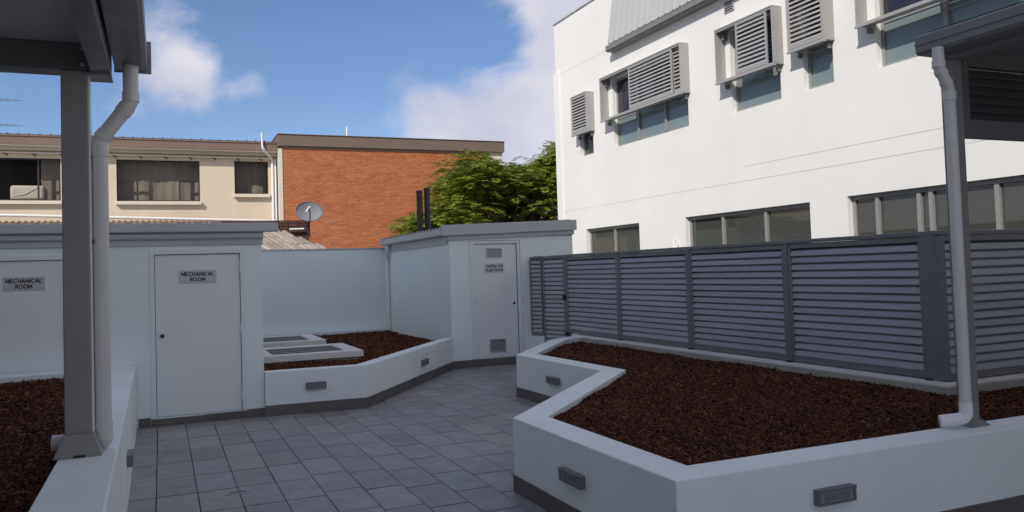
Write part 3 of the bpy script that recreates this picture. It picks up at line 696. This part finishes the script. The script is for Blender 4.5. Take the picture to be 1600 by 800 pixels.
for k in range(6):
    z = 2.66+k*.062
    mk('panel_slat', MB().add([(5.176,3.885,z),(9,3.885,z),(9,3.925,z+.058),(5.176,3.925,z+.058),(5.176,3.889,z-.004),(9,3.889,z-.004),(9,3.929,z+.054),(5.176,3.929,z+.054)],[(0,3,2,1),(4,5,6,7),(0,1,5,4),(1,2,6,5),(2,3,7,6),(3,0,4,7)]), 'dark_panel', rc)
mk('panel_back', MB().box(5.176,9,3.932,3.940,2.656,3.029), 'dark_panel', rc)
mk('roof', corrug(4.92,8.8,-4,3.97,3.245,3.245,.20,.03,'y'), 'roof_metal', rc, recalc=False)
mk('soffit', MB().box(5.1205,8.8,-4,3.96,3.1505,3.24), 'canopy_metal', rc)
mk('bolt', MB().tube([(5.10,3.843,3.03),(5.10,3.83,3.03)], .012, 8), 'fence_frame', rc)
PR = .037
rp = bend([(4.80,3.80,3.11),(4.80,3.80,2.975),(4.888,3.80,2.84),(4.888,3.80,.64)], .03, 3)
mk('downpipe', MB().tube(rp, PR, 18), 'pipe_grey', rc, smooth=True)
mk('pipe_shoe', MB().tube(bend([(4.888,3.80,.74),(4.888,3.80,.635),(4.76,3.90,.613)], .05, 5), PR+.004, 18), 'pipe_white', rc, smooth=True)
for (a,b) in (((4.80,3.80,3.02),(4.80,3.80,2.975)),((4.81,3.80,2.96),(4.83,3.80,2.93)),((4.855,3.80,2.89),(4.873,3.80,2.862)),((4.888,3.80,2.82),(4.888,3.80,2.76))):
    mk('pipe_socket', MB().tube([a,b], PR+.005, 18), 'pipe_grey', rc, smooth=True)

# ------------------------------------------------------------------ white building
WX = 9.0; YE = 17.74
wb = thing('white_building', (12,10,0), 'white rendered two storey block with grey sunshade hoods over the windows', 'building')
W_OPEN = {'g1':(14.20,16.45,1.0,2.585),'g2':(9.43,12.60,1.0,2.585),'g3':(5.0,8.70,1.0,2.605),
          'w1':(15.97,16.60,4.27,5.62),'w2':(12.37,15.06,4.26,5.74),'w3':(9.93,11.12,4.26,5.68),'w4':(8.84,9.43,4.28,5.72),'w5':(6.0,8.06,4.29,5.80)}
ww = wall_sheet(fx(WX), -6, YE, -.05, 7.70, list(W_OPEN.values()), .17)
ww.quad((WX,YE,-.05),(22,YE,-.05),(22,YE,7.7),(WX,YE,7.7)); ww.quad((22,YE,-.05),(22,-6,-.05),(22,-6,7.7),(22,YE,7.7)); ww.quad((WX,-6,-.05),(22,-6,-.05),(22,-6,7.7),(WX,-6,7.7))
ww.quad((WX+.2,-6,7.5),(22,-6,7.5),(22,YE,7.5),(WX+.2,YE,7.5)); ww.quad((WX+.2,-6,7.5),(WX+.2,YE,7.5),(WX+.2,YE,7.7),(WX+.2,-6,7.7)); ww.quad((WX,-6,7.7),(WX+.2,-6,7.7),(WX+.2,YE,7.7),(WX,YE,7.7))
mk('wall', ww, 'white_render', wb)
mk('corner_render', MB().box(WX-.03,WX+.6,YE+.001,YE+.07,-.05,6.50), 'white_render', wb)
mk('corner_bead', MB().box(WX-.03,WX-.0005,YE-.22,YE+.0005,-.05,6.50), 'white_render', wb, bevel=.006)
mk('parapet_cap', MB().box(WX-.03,WX+.23,15.0,YE+.03,7.701,7.73), 'fascia', wb)
for (y0,y1,z) in ((-6,YE-.23,3.07),(-6,10.9,3.315),(15.1,YE-.01,6.42)):
    mk('control_joint', MB().box(WX-.0022,WX+.01,y0,y1,z-.004,z+.004), 'joint', wb)
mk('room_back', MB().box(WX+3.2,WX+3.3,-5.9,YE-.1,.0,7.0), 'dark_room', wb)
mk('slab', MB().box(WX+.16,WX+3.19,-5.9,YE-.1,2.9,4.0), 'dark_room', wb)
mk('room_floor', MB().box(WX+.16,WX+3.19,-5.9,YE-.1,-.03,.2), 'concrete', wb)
def window_x(y0,y1,z0,z1,mull,transom,gl_hi,gl_lo,fw_=.05,name='window'):
    f = fx(WX); fr = MB(); d0, d1 = .09, .15
    fr.mbox(f,y0,y0+fw_,d0,d1,z0,z1); fr.mbox(f,y1-fw_,y1,d0,d1,z0,z1); fr.mbox(f,y0+fw_,y1-fw_,d0,d1,z1-fw_,z1); fr.mbox(f,y0+fw_,y1-fw_,d0,d1,z0,z0+fw_)
    for m_ in mull: fr.mbox(f,m_-.03,m_+.03,d0-.02,d1-.004,z0+fw_,z1-fw_)
    xs = [y0+fw_]+[q for m_ in sorted(mull) for q in (m_-.03,m_+.03)]+[y1-fw_]
    cells = [(xs[i],xs[i+1]) for i in range(0,len(xs),2)]
    if transom:
        for (a,b) in cells: fr.mbox(f,a,b,d0+.01,d1-.01,transom-.03,transom+.03)
    o = mk(name, fr, 'frame_alu', wb, bevel=.002)
    for (a,b) in cells:
        if transom:
            mk('pane', MB().mbox(f,a,b,.115,.123,z0+fw_,transom-.03), gl_lo, o); mk('pane', MB().mbox(f,a,b,.118,.126,transom+.03,z1-fw_), gl_hi, o)
        else: mk('pane', MB().mbox(f,a,b,.115,.123,z0+fw_,z1-fw_), gl_hi, o)
    return o
g = W_OPEN
window_x(*g['g1'],[15.30],None,'glass_dark',None,.06); window_x(*g['g2'],[11.60,10.50],None,'glass_dark',None,.06); window_x(*g['g3'],[7.58,7.40,6.50,8.25],None,'glass_dark',None,.06)
window_x(*g['w1'],[],4.88,'glass_blue','glass_dark'); window_x(*g['w2'],[14.20,13.22],4.90,'glass_blue','frosted'); window_x(*g['w3'],[],4.88,'glass_blue','frosted')
window_x(*g['w4'],[],4.90,'glass_blue','frosted'); window_x(*g['w5'],[7.05],4.93,'glass_blue','frosted')
# blinds and partitions just inside the ground floor windows
for (y0,y1,z1_) in ((6.95,7.35,2.42),(9.6,10.3,2.5)):
    mk('interior_panel', MB().box(WX+.8,WX+.85,y0,y1,.2,z1_), 'curtain', wb)
hs_cache = {}
def hood(y0,y1,z0,z1,screens,D=.205,nsl=11):
    f = fx(WX-D); t = .022; o_ = MB()
    o_.mbox(f,y0,y1,0,D-.001,z0,z0+t); o_.mbox(f,y0,y1,0,D-.001,z1-t,z1); o_.mbox(f,y0,y0+t,0,D-.001,z0+t,z1-t); o_.mbox(f,y1-t,y1,0,D-.001,z0+t,z1-t)
    o_.mbox(f,y0-.012,y1+.012,-.012,.03,z0-.03,z0-.0005)
    o = mk('sunshade_hood', o_, 'hood_metal', wb, bevel=.002)
    for yb in (y0+.06, y1-.10):
        mk('hood_bracket', MB().mbox(f,yb,yb+.04,D-.10,D-.002,z1-t-.16,z1-t-.031), 'gutter_dark', o)
        mk('hood_bracket', MB().mbox(f,yb,yb+.04,D-.07,D-.002,z0-.10,z0-.0305), 'gutter_dark', o)
    mk('hood_track', MB().mbox(f,y0+t,y1-t,.01,.07,z1-t-.03,z1-t-.0005), 'hood_metal', o)
    for (a,b,dep) in screens:
        s = .035; fr = MB(); c0, c1 = z0+t+.006, z1-t-.035
        fr.mbox(f,a,a+s,dep,dep+.03,c0,c1); fr.mbox(f,b-s,b,dep,dep+.03,c0,c1); fr.mbox(f,a+s,b-s,dep,dep+.03,c0,c0+s*1.3); fr.mbox(f,a+s,b-s,dep,dep+.03,c1-s*.7,c1)
        mk('screen_frame', fr, 'hood_metal', o, bevel=.002)
        n = nsl; ph = (c1-c0-2*s)/n; ln = round(b-a-2*s,3)
        if ln not in hs_cache:
            hs_cache[ln] = mesh_only('screen_slat', MB().extrude([(-.016,0),(-.012,-.003),(.012,.038),(.008,.041)], (0,-ln/2,0), (0,ln/2,0), (1,0,0)), 'hood_metal')
        for k in range(n):
            inst('screen_slat', hs_cache[ln], (WX-D+dep+.016,(a+b)/2,c0+s*1.3+k*ph+.004), o)
    return o
hood(15.88,16.62,4.77,5.66,[(15.90,16.60,.004)])
hood(12.29,15.26,4.86,5.79,[(12.57,14.09,.004),(12.33,12.62,.06)])
hood(9.84,11.27,4.79,5.71,[(9.99,10.73,.004)])
hood(8.79,9.53,4.88,5.80,[(8.81,9.51,.004)])
hood(5.9,8.21,4.89,5.85,[(5.95,6.9,.004)])
# wall vent, gutter and ribbed mansard above
vm_ = MB().box(WX-.02,WX+.02,10.96,11.21,6.00,6.20); vo = mk('wall_vent', vm_, 'hood_metal', wb, bevel=.003)
for k in range(4): mk('vent_slot', MB().box(WX-.024,WX-.0195,10.985,11.185,6.025+k*.042,6.045+k*.042), 'black', vo)
mk('roof_gutter', MB().extrude([(0,0),(-.17,.0),(-.20,.025),(-.20,.125),(-.185,.13),(0,.13)], (WX-.002,-6,6.29), (WX-.002,14.95,6.29), (1,0,0)), 'gutter_dark', wb, bevel=.004)
mk('mansard', MB().add([(8.82,14.86,6.44),(8.82,-6,6.44),(9.12,-6,8.4),(9.12,14.86,8.4),(9.3,14.86,6.44),(9.3,-6,6.44),(9.3,-6,8.4),(9.3,14.86,8.4)],[(0,1,2,3),(4,7,6,5),(0,3,7,4),(1,5,6,2),(3,2,6,7),(0,4,5,1)]), 'mansard', wb)
y = 14.84; k = 0
while y > 2:
    mk('seam', MB().add([(8.795,y,6.45),(8.795,y-.025,6.45),(9.095,y-.025,8.4),(9.095,y,8.4),(8.83,y,6.45),(8.83,y-.025,6.45),(9.13,y-.025,8.4),(9.13,y,8.4)],[(0,1,2,3),(4,7,6,5),(0,3,7,4),(1,5,6,2),(3,2,6,7),(0,4,5,1)]), 'mansard', wb)
    y -= .235
# two small sprays of pipe above the sill line
for yv,h in ((12.92,2.20),(12.84,2.12)):
    mk('vent_pipe', MB().tube([(WX-.06,yv,1.0),(WX-.06,yv,h)], .03, 10), 'white_paint', wb)

# ------------------------------------------------------------------ brick building
BY = 29.4
bb = thing('brick_building', (8,33,0), 'orange brick building with brown parapet behind the courtyard', 'building')
mk('wall_core', MB().box(4.02,11.70,BY+.006,38,-.05,6.34), 'mortar', bb)
br = MB(); row = 0; z = 1.6
while z < 6.30:
    x = 4.0 + (0 if row % 2 else -.12); 
    while x < 11.70:
        a = max(4.0,x); b = min(11.70,x+.227)
        if b-a > .03:
            dpt = BY+random.uniform(-.003,.003)
            br.add([(a,dpt,z),(b,dpt,z),(b,BY+.012,z),(a,BY+.012,z),(a,dpt,z+.073),(b,dpt,z+.073),(b,BY+.012,z+.073),(a,BY+.012,z+.073)],[(0,3,2,1),(4,5,6,7),(0,1,5,4),(1,2,6,5),(3,0,4,7)])
        x += .24
    z += .086; row += 1
bk = mk('brickwork', br, 'brick', bb, recalc=False); tag(bk, kind='stuff')
mk('parapet', MB().box(3.86,12.5,BY-.10,38.1,6.335,6.735).box(3.84,12.52,BY-.13,38.12,6.7352,6.765), 'brown_parapet', bb, bevel=.01)
mk('parapet_step', MB().box(3.95,11.7,BY-.04,BY+.009,6.26,6.334), 'brown_parapet', bb)
for x in (6.9,9.6): mk('parapet_joint', MB().box(x,x+.05,BY-.106,BY-.099,6.34,6.733), 'brown_fascia', bb)
mk('end_wall', MB().box(11.70,12.45,BY+.02,38,-.05,6.334), 'beige_trim', bb)
mk('corner_strip', MB().box(3.88,3.999,BY-.02,BY+.4,1.8,6.25), 'beige_trim', bb)
mk('mast', MB().tube([(6.42,BY+.5,6.7),(6.42,BY+.5,7.2)], .03, 8), 'white_paint', bb)

# ------------------------------------------------------------------ beige building
EY = 30.0
be = thing('beige_building', (-3,34,0), 'cream rendered house with brown metal roof edge and dark windows', 'building')
B_OPEN = [(-5.6,-2.95,4.42,5.80),(-1.31,1.29,4.41,5.82),(2.43,3.58,4.68,5.85)]
ew = wall_sheet(fy(EY), -14, 3.88, -.05, 6.2, B_OPEN, .16)
ew.quad((3.88,EY,-.05),(3.88,40,-.05),(3.88,40,6.2),(3.88,EY,6.2)); ew.quad((-14,40,-.05),(3.88,40,-.05),(3.88,40,6.2),(-14,40,6.2)); ew.quad((-14,EY,-.05),(-14,40,-.05),(-14,40,6.2),(-14,EY,6.2))
mk('wall', ew, 'beige_render', be)
mk('roof_fascia', MB().box(-14.1,3.93,EY-.42,EY-.38,6.17,6.50), 'brown_fascia', be, bevel=.01)
rfm = MB().quad((-14.1,EY-.46,6.50),(3.93,EY-.46,6.50),(3.93,40,7.0),(-14.1,40,7.0))
xr = -14.0
while xr < 3.9:
    rfm.add([(xr,EY-.465,6.50),(xr+.045,EY-.465,6.50),(xr+.045,40,7.0),(xr,40,7.0),(xr+.008,EY-.465,6.538),(xr+.037,EY-.465,6.538),(xr+.037,40,7.038),(xr+.008,40,7.038)],[(0,1,5,4),(4,5,6,7),(1,2,6,5),(0,4,7,3)]); xr += .30
mk('roof', rfm, 'brown_fascia', be, recalc=False)
mk('roof_lip', MB().box(-14.1,3.93,EY-.45,EY-.421,6.44,6.495), 'brown_fascia', be)
mk('frieze', MB().box(-14,3.9,EY-.12,EY-.002,6.03,6.199), 'beige_trim', be)
mk('soffit', MB().box(-14,3.9,EY-.40,EY-.121,6.145,6.168), 'beige_trim', be)
mk('eave_shelf', MB().box(-14,3.7,EY-.20,EY-.003,5.93,5.965), 'beige_trim', be)
for x in [-4.55+i*.78 for i in range(11)]:
    mk('shelf_strut', MB().add([(x,EY-.19,5.93),(x+.025,EY-.19,5.93),(x+.145,EY-.004,5.86),(x+.12,EY-.004,5.86),(x,EY-.19,5.955),(x+.025,EY-.19,5.955),(x+.145,EY-.004,5.885),(x+.12,EY-.004,5.885)],[(0,3,2,1),(4,5,6,7),(0,1,5,4),(1,2,6,5),(2,3,7,6),(3,0,4,7)]), 'brown_frame', be)
def window_y(o4, mulls, trans, sill=True):
    x0,x1,z0,z1 = o4; f = fy(EY); fr = MB(); t = .045
    fr.mbox(f,x0,x0+t,.06,.13,z0,z1); fr.mbox(f,x1-t,x1,.06,.13,z0,z1); fr.mbox(f,x0+t,x1-t,.06,.13,z1-t,z1); fr.mbox(f,x0+t,x1-t,.06,.13,z0,z0+t)
    for m_ in mulls: fr.mbox(f,m_-.025,m_+.025,.062,.128,z0+t,z1-t)
    e = [x0+t]+[q for m_ in mulls for q in (m_-.025,m_+.025)]+[x1-t]
    cells = [(e[i],e[i+1]) for i in range(0,len(e),2)]
    for i in trans: fr.mbox(f,cells[i][0],cells[i][1],.064,.126,(z0+z1)/2-.02,(z0+z1)/2+.02)
    o = mk('window', fr, 'brown_frame', be)
    for i,(a,b) in enumerate(cells):
        if i in trans:
            mk('pane', MB().mbox(f,a,b,.09,.098,z0+t,(z0+z1)/2-.02), 'glass_clear', o); mk('pane', MB().mbox(f,a,b,.09,.098,(z0+z1)/2+.02,z1-t), 'glass_clear', o)
        else: mk('pane', MB().mbox(f,a,b,.09,.098,z0+t,z1-t), 'glass_clear', o)
    if sill:
        mk('sill', MB().mbox(f,x0-.04,x1+.04,-.14,.15,z0-.12,z0-.004), 'beige_trim', o, bevel=.01)
    return o
window_y(B_OPEN[0],[-4.9,-3.59],[2]); window_y(B_OPEN[1],[-.68,.64],[0,2]); window_y(B_OPEN[2],[2.99],[])
def curtain(x0,x1,z0,z1,y,wave=.010):
    mb = MB(); n = int((x1-x0)/.06)
    for i in range(n+1):
        x = x0+(x1-x0)*i/n; yy = y+wave*math.sin(i*1.3)+.02*math.sin(i*.37); mb.v += [(x,yy,z0),(x,yy,z1)]
    for i in range(n): mb.f.append((2*i,2*i+2,2*i+3,2*i+1))
    return mb
mk('curtain', curtain(-1.3,1.28,4.4,5.83,EY+.42), 'curtain', be, smooth=True, recalc=False)
mk('curtain', curtain(2.42,3.57,4.66,5.86,EY+.5), 'curtain', be, smooth=True, recalc=False)
mk('curtain', curtain(-3.55,-2.9,4.4,5.83,EY+.4), 'curtain', be, smooth=True, recalc=False)
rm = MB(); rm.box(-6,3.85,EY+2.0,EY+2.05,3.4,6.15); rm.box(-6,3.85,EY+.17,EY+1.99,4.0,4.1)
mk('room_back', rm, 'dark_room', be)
mt = thing('mattress', (-4.0,EY+.5,4.35), 'pale plastic wrapped mattress leaning inside the leftmost cream house window', 'mattress')
mk('pad', MB().box(-4.42,-3.45,EY+.30,EY+.52,4.46,4.95), 'mattress', mt, bevel=.09, segs=4, smooth=True)
mk('wrap_fold', MB().tube([(-4.3,EY+.295,4.6),(-4.0,EY+.285,4.66),(-3.6,EY+.295,4.9)], .012, 8), 'white_paint', mt)
# lower gutter line, downpipes and vent
mk('lower_gutter', MB().tube([(-9,EY-.30,4.08),(-4.65,EY-.30,3.94),(0,EY-.30,3.81),(3.76,EY-.30,3.70)], .045, 10), 'white_paint', be, smooth=True)
mk('lean_to_edge', corrug(-9,3.8,EY-.55,EY-.02,3.62,3.74,.18,.04,'y'), 'brown_fascia', be, recalc=False)
mk('downpipe', MB().tube(bend([(3.36,EY-.46,6.30),(3.40,EY-.46,6.18),(3.68,EY-.07,5.98),(3.72,EY-.06,5.9),(3.72,EY-.06,3.62)], .05), .05, 10), 'white_paint', be, smooth=True)
mk('downpipe', MB().tube([(3.83,EY-.06,5.95),(3.83,EY-.06,3.62)], .04, 10), 'white_paint', be, smooth=True)
mk('vent_pipe', MB().tube(bend([(3.36,EY-.5,6.22),(3.34,EY-.5,6.35),(3.33,EY-.5,6.80)],.04), .035, 10), 'white_paint', be, smooth=True)
mk('cable', MB().tube(bend([(3.92,EY-.1,4.9),(3.98,EY-.14,4.55),(3.92,EY-.1,4.25)],.1,6), .015, 6), 'black', be)

# ------------------------------------------------------------------ low tiled roof behind the wall, dish
tr_ = thing('tiled_shed', (2.6,20.6,0), 'low shed with weathered terracotta tile roof below the brick wall', 'shed')
mk('wall', MB().prism([(1.0,19.2),(3.5,20.1),(3.5,23.2),(1.0,23.2)],-.05,2.22), 'brick_dark', tr_)
prof = []
for i in range(9):
    a = math.pi*i/8; prof.append((-.082*math.cos(a), .080*math.sin(a)))
prof2 = [(x*.86, max(0,zz-.014)) for x, zz in prof][::-1]
tl = MB(); sl = Vector((0,1,.42)).normalized(); nn_ = Vector((0,-.42,1)).normalized()
tl.extrude(prof+prof2, (0,0,0), tuple(sl*.46), (1,0,0), tuple(nn_))
tile_r = mesh_only('roof_tile', tl, 'terracotta')
for p in tile_r.polygons: p.use_smooth = True
tile_r.set_sharp_from_angle(angle=R(50))
mk('roof_deck', MB().add([(3.72,19.78,2.25),(1.6,18.62,2.25),(.7,20.3,2.85),(2.75,21.2,2.85),(3.72,19.78,2.20),(1.6,18.62,2.20),(.7,20.3,2.80),(2.75,21.2,2.80)],[(0,1,2,3),(4,7,6,5),(0,3,7,4),(1,5,6,2),(3,2,6,7),(0,4,5,1)]), 'brick_dark', tr_)
TH = .50; cu_, su_ = math.cos(TH), math.sin(TH)
for r_ in range(4):
    for c_ in range(13):
        u = -.10-c_*.178; v = r_*.40
        if r_ > 0 and c_ < r_*.9: continue
        x = 3.78+u*cu_-v*su_; yy = 19.75+u*su_+v*cu_
        if yy < 18.5: continue
        inst('roof_tile', tile_r, (x+random.uniform(-.01,.01), yy+random.uniform(-.015,.015), 2.27+v*.42+r_*.004), tr_, TH+random.uniform(-.02,.02))
mk('low_parapet', MB().box(1.4,3.55,21.5,21.75,2.2,3.17), 'brick_dark', tr_, bevel=.01)
lpb = MB(); zz = 2.85
while zz < 3.14:
    x = 1.4
    while x < 3.5: lpb.box(x,x+.22,21.485,21.499,zz,zz+.07); x += .235
    zz += .082
tag(mk('parapet_bricks', lpb, 'brick_dark', tr_, recalc=False), kind='stuff')
mk('ridge_flashing', MB().tube([(3.05,21.4,2.93),(3.42,21.4,2.94)], .025, 8), 'white_paint', tr_)
ds = thing('satellite_dish', (3.42,20.9,2.75), 'grey oval satellite dish on a short dark pole by the brick wall', 'satellite dish')
dcx, dcy, dcz = 3.45, 20.75, 3.34
mk('pole', MB().tube([(3.47,20.95,2.7),(3.47,20.95,3.1),(3.45,20.85,3.3)], .028, 10), 'brown_frame', ds, smooth=True)
dm = MB(); nr, na = 8, 40
ax = Vector((.12,-1,.22)).normalized(); ux = Vector((1,.12,0)).normalized(); uz = ax.cross(ux).normalized()*-1
if uz.z < 0: uz = -uz
dm.v.append(tuple(Vector((dcx,dcy,dcz))-ax*.07))
for i in range(1,nr+1):
    rr = i/nr
    for j in range(na):
        a = 2*math.pi*j/na; dm.v.append(tuple(Vector((dcx,dcy,dcz)) + ux*(.34*rr*math.cos(a)) + uz*(.255*rr*math.sin(a)) - ax*(.07*(1-rr*rr))))
for j in range(na): dm.f.append((0,1+j,1+(j+1)%na))
for i in range(nr-1):
    for j in range(na): dm.f.append((1+i*na+j,1+(i+1)*na+j,1+(i+1)*na+(j+1)%na,1+i*na+(j+1)%na))
do = mk('reflector', dm, 'dish', ds, smooth=True, recalc=False); sdm = do.modifiers.new('thick','SOLIDIFY'); sdm.thickness = .012; sdm.offset = -1
mk('rim', MB().tube([tuple(Vector((dcx,dcy,dcz)) + ux*(.345*math.cos(2*math.pi*j/na)) + uz*(.26*math.sin(2*math.pi*j/na))) for j in range(na+1)], .011, 6), 'fence_frame', ds)
tip = Vector((dcx,dcy,dcz))+ax*.34-uz*.02-ux*.09
mk('feed_arm', MB().tube([tuple(Vector((dcx,dcy,dcz))-uz*.25+ax*.0), tuple(Vector((dcx,dcy,dcz))-uz*.12+ax*.2-ux*.04), tuple(tip)], .014, 8), 'brown_frame', ds)
mk('feed_horn', MB().tube([tuple(tip+ax*.04+uz*.03), tuple(tip-ax*.09-uz*.06-ux*.05)], .026, 10), 'white_paint', ds, smooth=True)

# ------------------------------------------------------------------ tree
tree = thing('tree', (10,24,0), 'leafy green feathery tree between the brick building and the white building', 'tree')
rg = np.random.default_rng(21)
px_ = [6.9,7.3,7.6,8.0,8.3,8.6,8.9,9.2,9.6,10.1,10.7,11.1,11.35,11.7,12.1,12.6,13.4]
pz_ = [2.9,3.25,3.75,4.25,5.0,5.45,5.40,5.10,5.08,5.12,5.05,4.95,5.35,5.62,5.85,6.0,5.8]
cl = []
for k in range(330):
    x = rg.uniform(7.0,13.4); dep = rg.uniform(-1,1); 
    top = np.interp(x, px_, pz_); 
    zc = top - .22 - abs(rg.normal(0,.85))*1.0 - max(0,(abs(dep)-.5))*.8
    if zc < 2.5: zc = rg.uniform(2.6,3.3)
    cl.append((x, 24+dep*1.9, zc, rg.uniform(.30,.58)))
for k in range(80): cl.append((rg.uniform(9.0,13.6), rg.uniform(24.3,26.0), rg.uniform(2.5,4.5), rg.uniform(.35,.55)))
for x in np.arange(7.1,13.2,.33): cl.append((x, 24+rg.uniform(-1,.6), np.interp(x,px_,pz_)-.24, rg.uniform(.24,.42)))
V = []; F = []
def leaflet(base, d, nrm, ln, wd):
    s = d.cross(nrm).normalized()*wd*.5; k = len(V)
    V.extend([tuple(base), tuple(base+d*ln*.45+s), tuple(base+d*ln-nrm*ln*.12), tuple(base+d*ln*.45-s)]); F.append((k,k+1,k+2,k+3))
for (x,y,zc,r_) in cl:
    nf = int(14+24*r_)
    for k in range(nf):
        a = rg.uniform(0,2*np.pi); el = rg.uniform(-.35,1.1)
        o3 = Vector((math.cos(a)*math.cos(el), math.sin(a)*math.cos(el), math.sin(el)*.72))
        st = Vector((x,y,zc)) + o3*r_*rg.uniform(.35,.8)
        d = Vector((o3.x, o3.y, o3.z*.35+.12+rg.uniform(-.15,.25))).normalized(); ln = rg.uniform(.26,.44)
        p = st.copy(); npair = 8
        for q in range(npair):
            d = (d + Vector((0,0,-.085))).normalized(); p = p + d*ln/npair
            side = d.cross(Vector((0,0,1))).normalized(); nm = side.cross(d).normalized()
            w_ = ln*.36*math.sin(math.pi*(q+1.2)/(npair+1.6))
            for sg in (-1,1):
                leaflet(p, (side*sg*.9+d*.45+nm*rg.uniform(-.25,.15)).normalized(), (nm+side*rg.uniform(-.4,.4)).normalized(), w_+.025, .042)
        leaflet(p, d, Vector((0,0,1)), .07, .03)
mbt = MB(); mbt.v = V; mbt.f = F
mk('crown', mbt, 'leaf', tree, recalc=False)
tb = MB(); tb.tube([(10.2,24.1,-.05),(10.15,24.1,1.2),(10.3,24.05,2.2)], [.2,.16,.14], 12)
for (x,y,zc,r_) in cl[::6]:
    tb.tube(bend([(10.3,24.05,2.0),(10.3+(x-10.3)*.45,24.05+(y-24.05)*.4,2.4+(zc-2.4)*.35),(x,y,zc)], .4, 4), [.09-.0118*i for i in range(7)], 7)
mk('trunk', tb, 'bark', tree, smooth=True)

# ------------------------------------------------------------------ television aerial far left
an = thing('television_aerial', (-6.6,42,6.5), 'thin television aerial against the sky at far left', 'aerial')
mk('mast', MB().tube([(-7.6,42,6.5),(-7.6,42,10.4)], .025, 6), 'fence_frame', an)
for z in (10.10, 8.97):
    mk('boom', MB().tube([(-7.9,42,z+.03),(-5.6,42,z-.09)], .014, 6), 'fence_frame', an)
    mk('boom', MB().tube([(-7.9,42,z-.05),(-6.0,42,z-.12)], .010, 6), 'fence_frame', an)
    for k in range(6): mk('element', MB().tube([(-7.4+k*.3,41.6,z-.02-k*.015),(-7.4+k*.3,42.4,z-.02-k*.015)], .008, 5), 'fence_frame', an)

# ------------------------------------------------------------------ unseen tall block added left of the courtyard, shaped to shade it
ab = thing('shade_block', (-9.5,-2,0), 'tall pale block added out of view to the left to shade the courtyard', 'building')
aw = [(-16+k*3.6, -14.4+k*3.6, 1+3.1*j+3.1*0, 2.4+3.1*j) for k in range(8) for j in range(4)]
aw = [(a,b,c,d) for (a,b,c,d) in aw if b < 11 and a > -7.2]
am = wall_sheet(fx(-4.7), -7.5, 11.2, -.05, 15.0, aw, -.12)
am.quad((-4.7,11.2,-.05),(-7.0,11.2,-.05),(-7.0,11.2,15.0),(-4.7,11.2,15.0)); am.quad((-4.7,-7.5,-.05),(-7.0,-7.5,-.05),(-7.0,-7.5,15.0),(-4.7,-7.5,15.0)); am.quad((-7.0,-7.5,-.05),(-7.0,11.2,-.05),(-7.0,11.2,15.0),(-7.0,-7.5,15.0))
am.quad((-4.7,-7.5,15.0),(-4.7,11.2,15.0),(-7.0,11.2,15.0),(-7.0,-7.5,15.0))
mk('wall', am, 'white_render', ab)
for (a,b,c,d) in aw:
    mk('window', MB().box(-4.86,-4.80,a,b,c,d), 'glass_dark', ab)
mk('parapet_cap', MB().box(-4.9,-4.6,-7.6,11.3,15.01,15.1), 'fascia', ab)
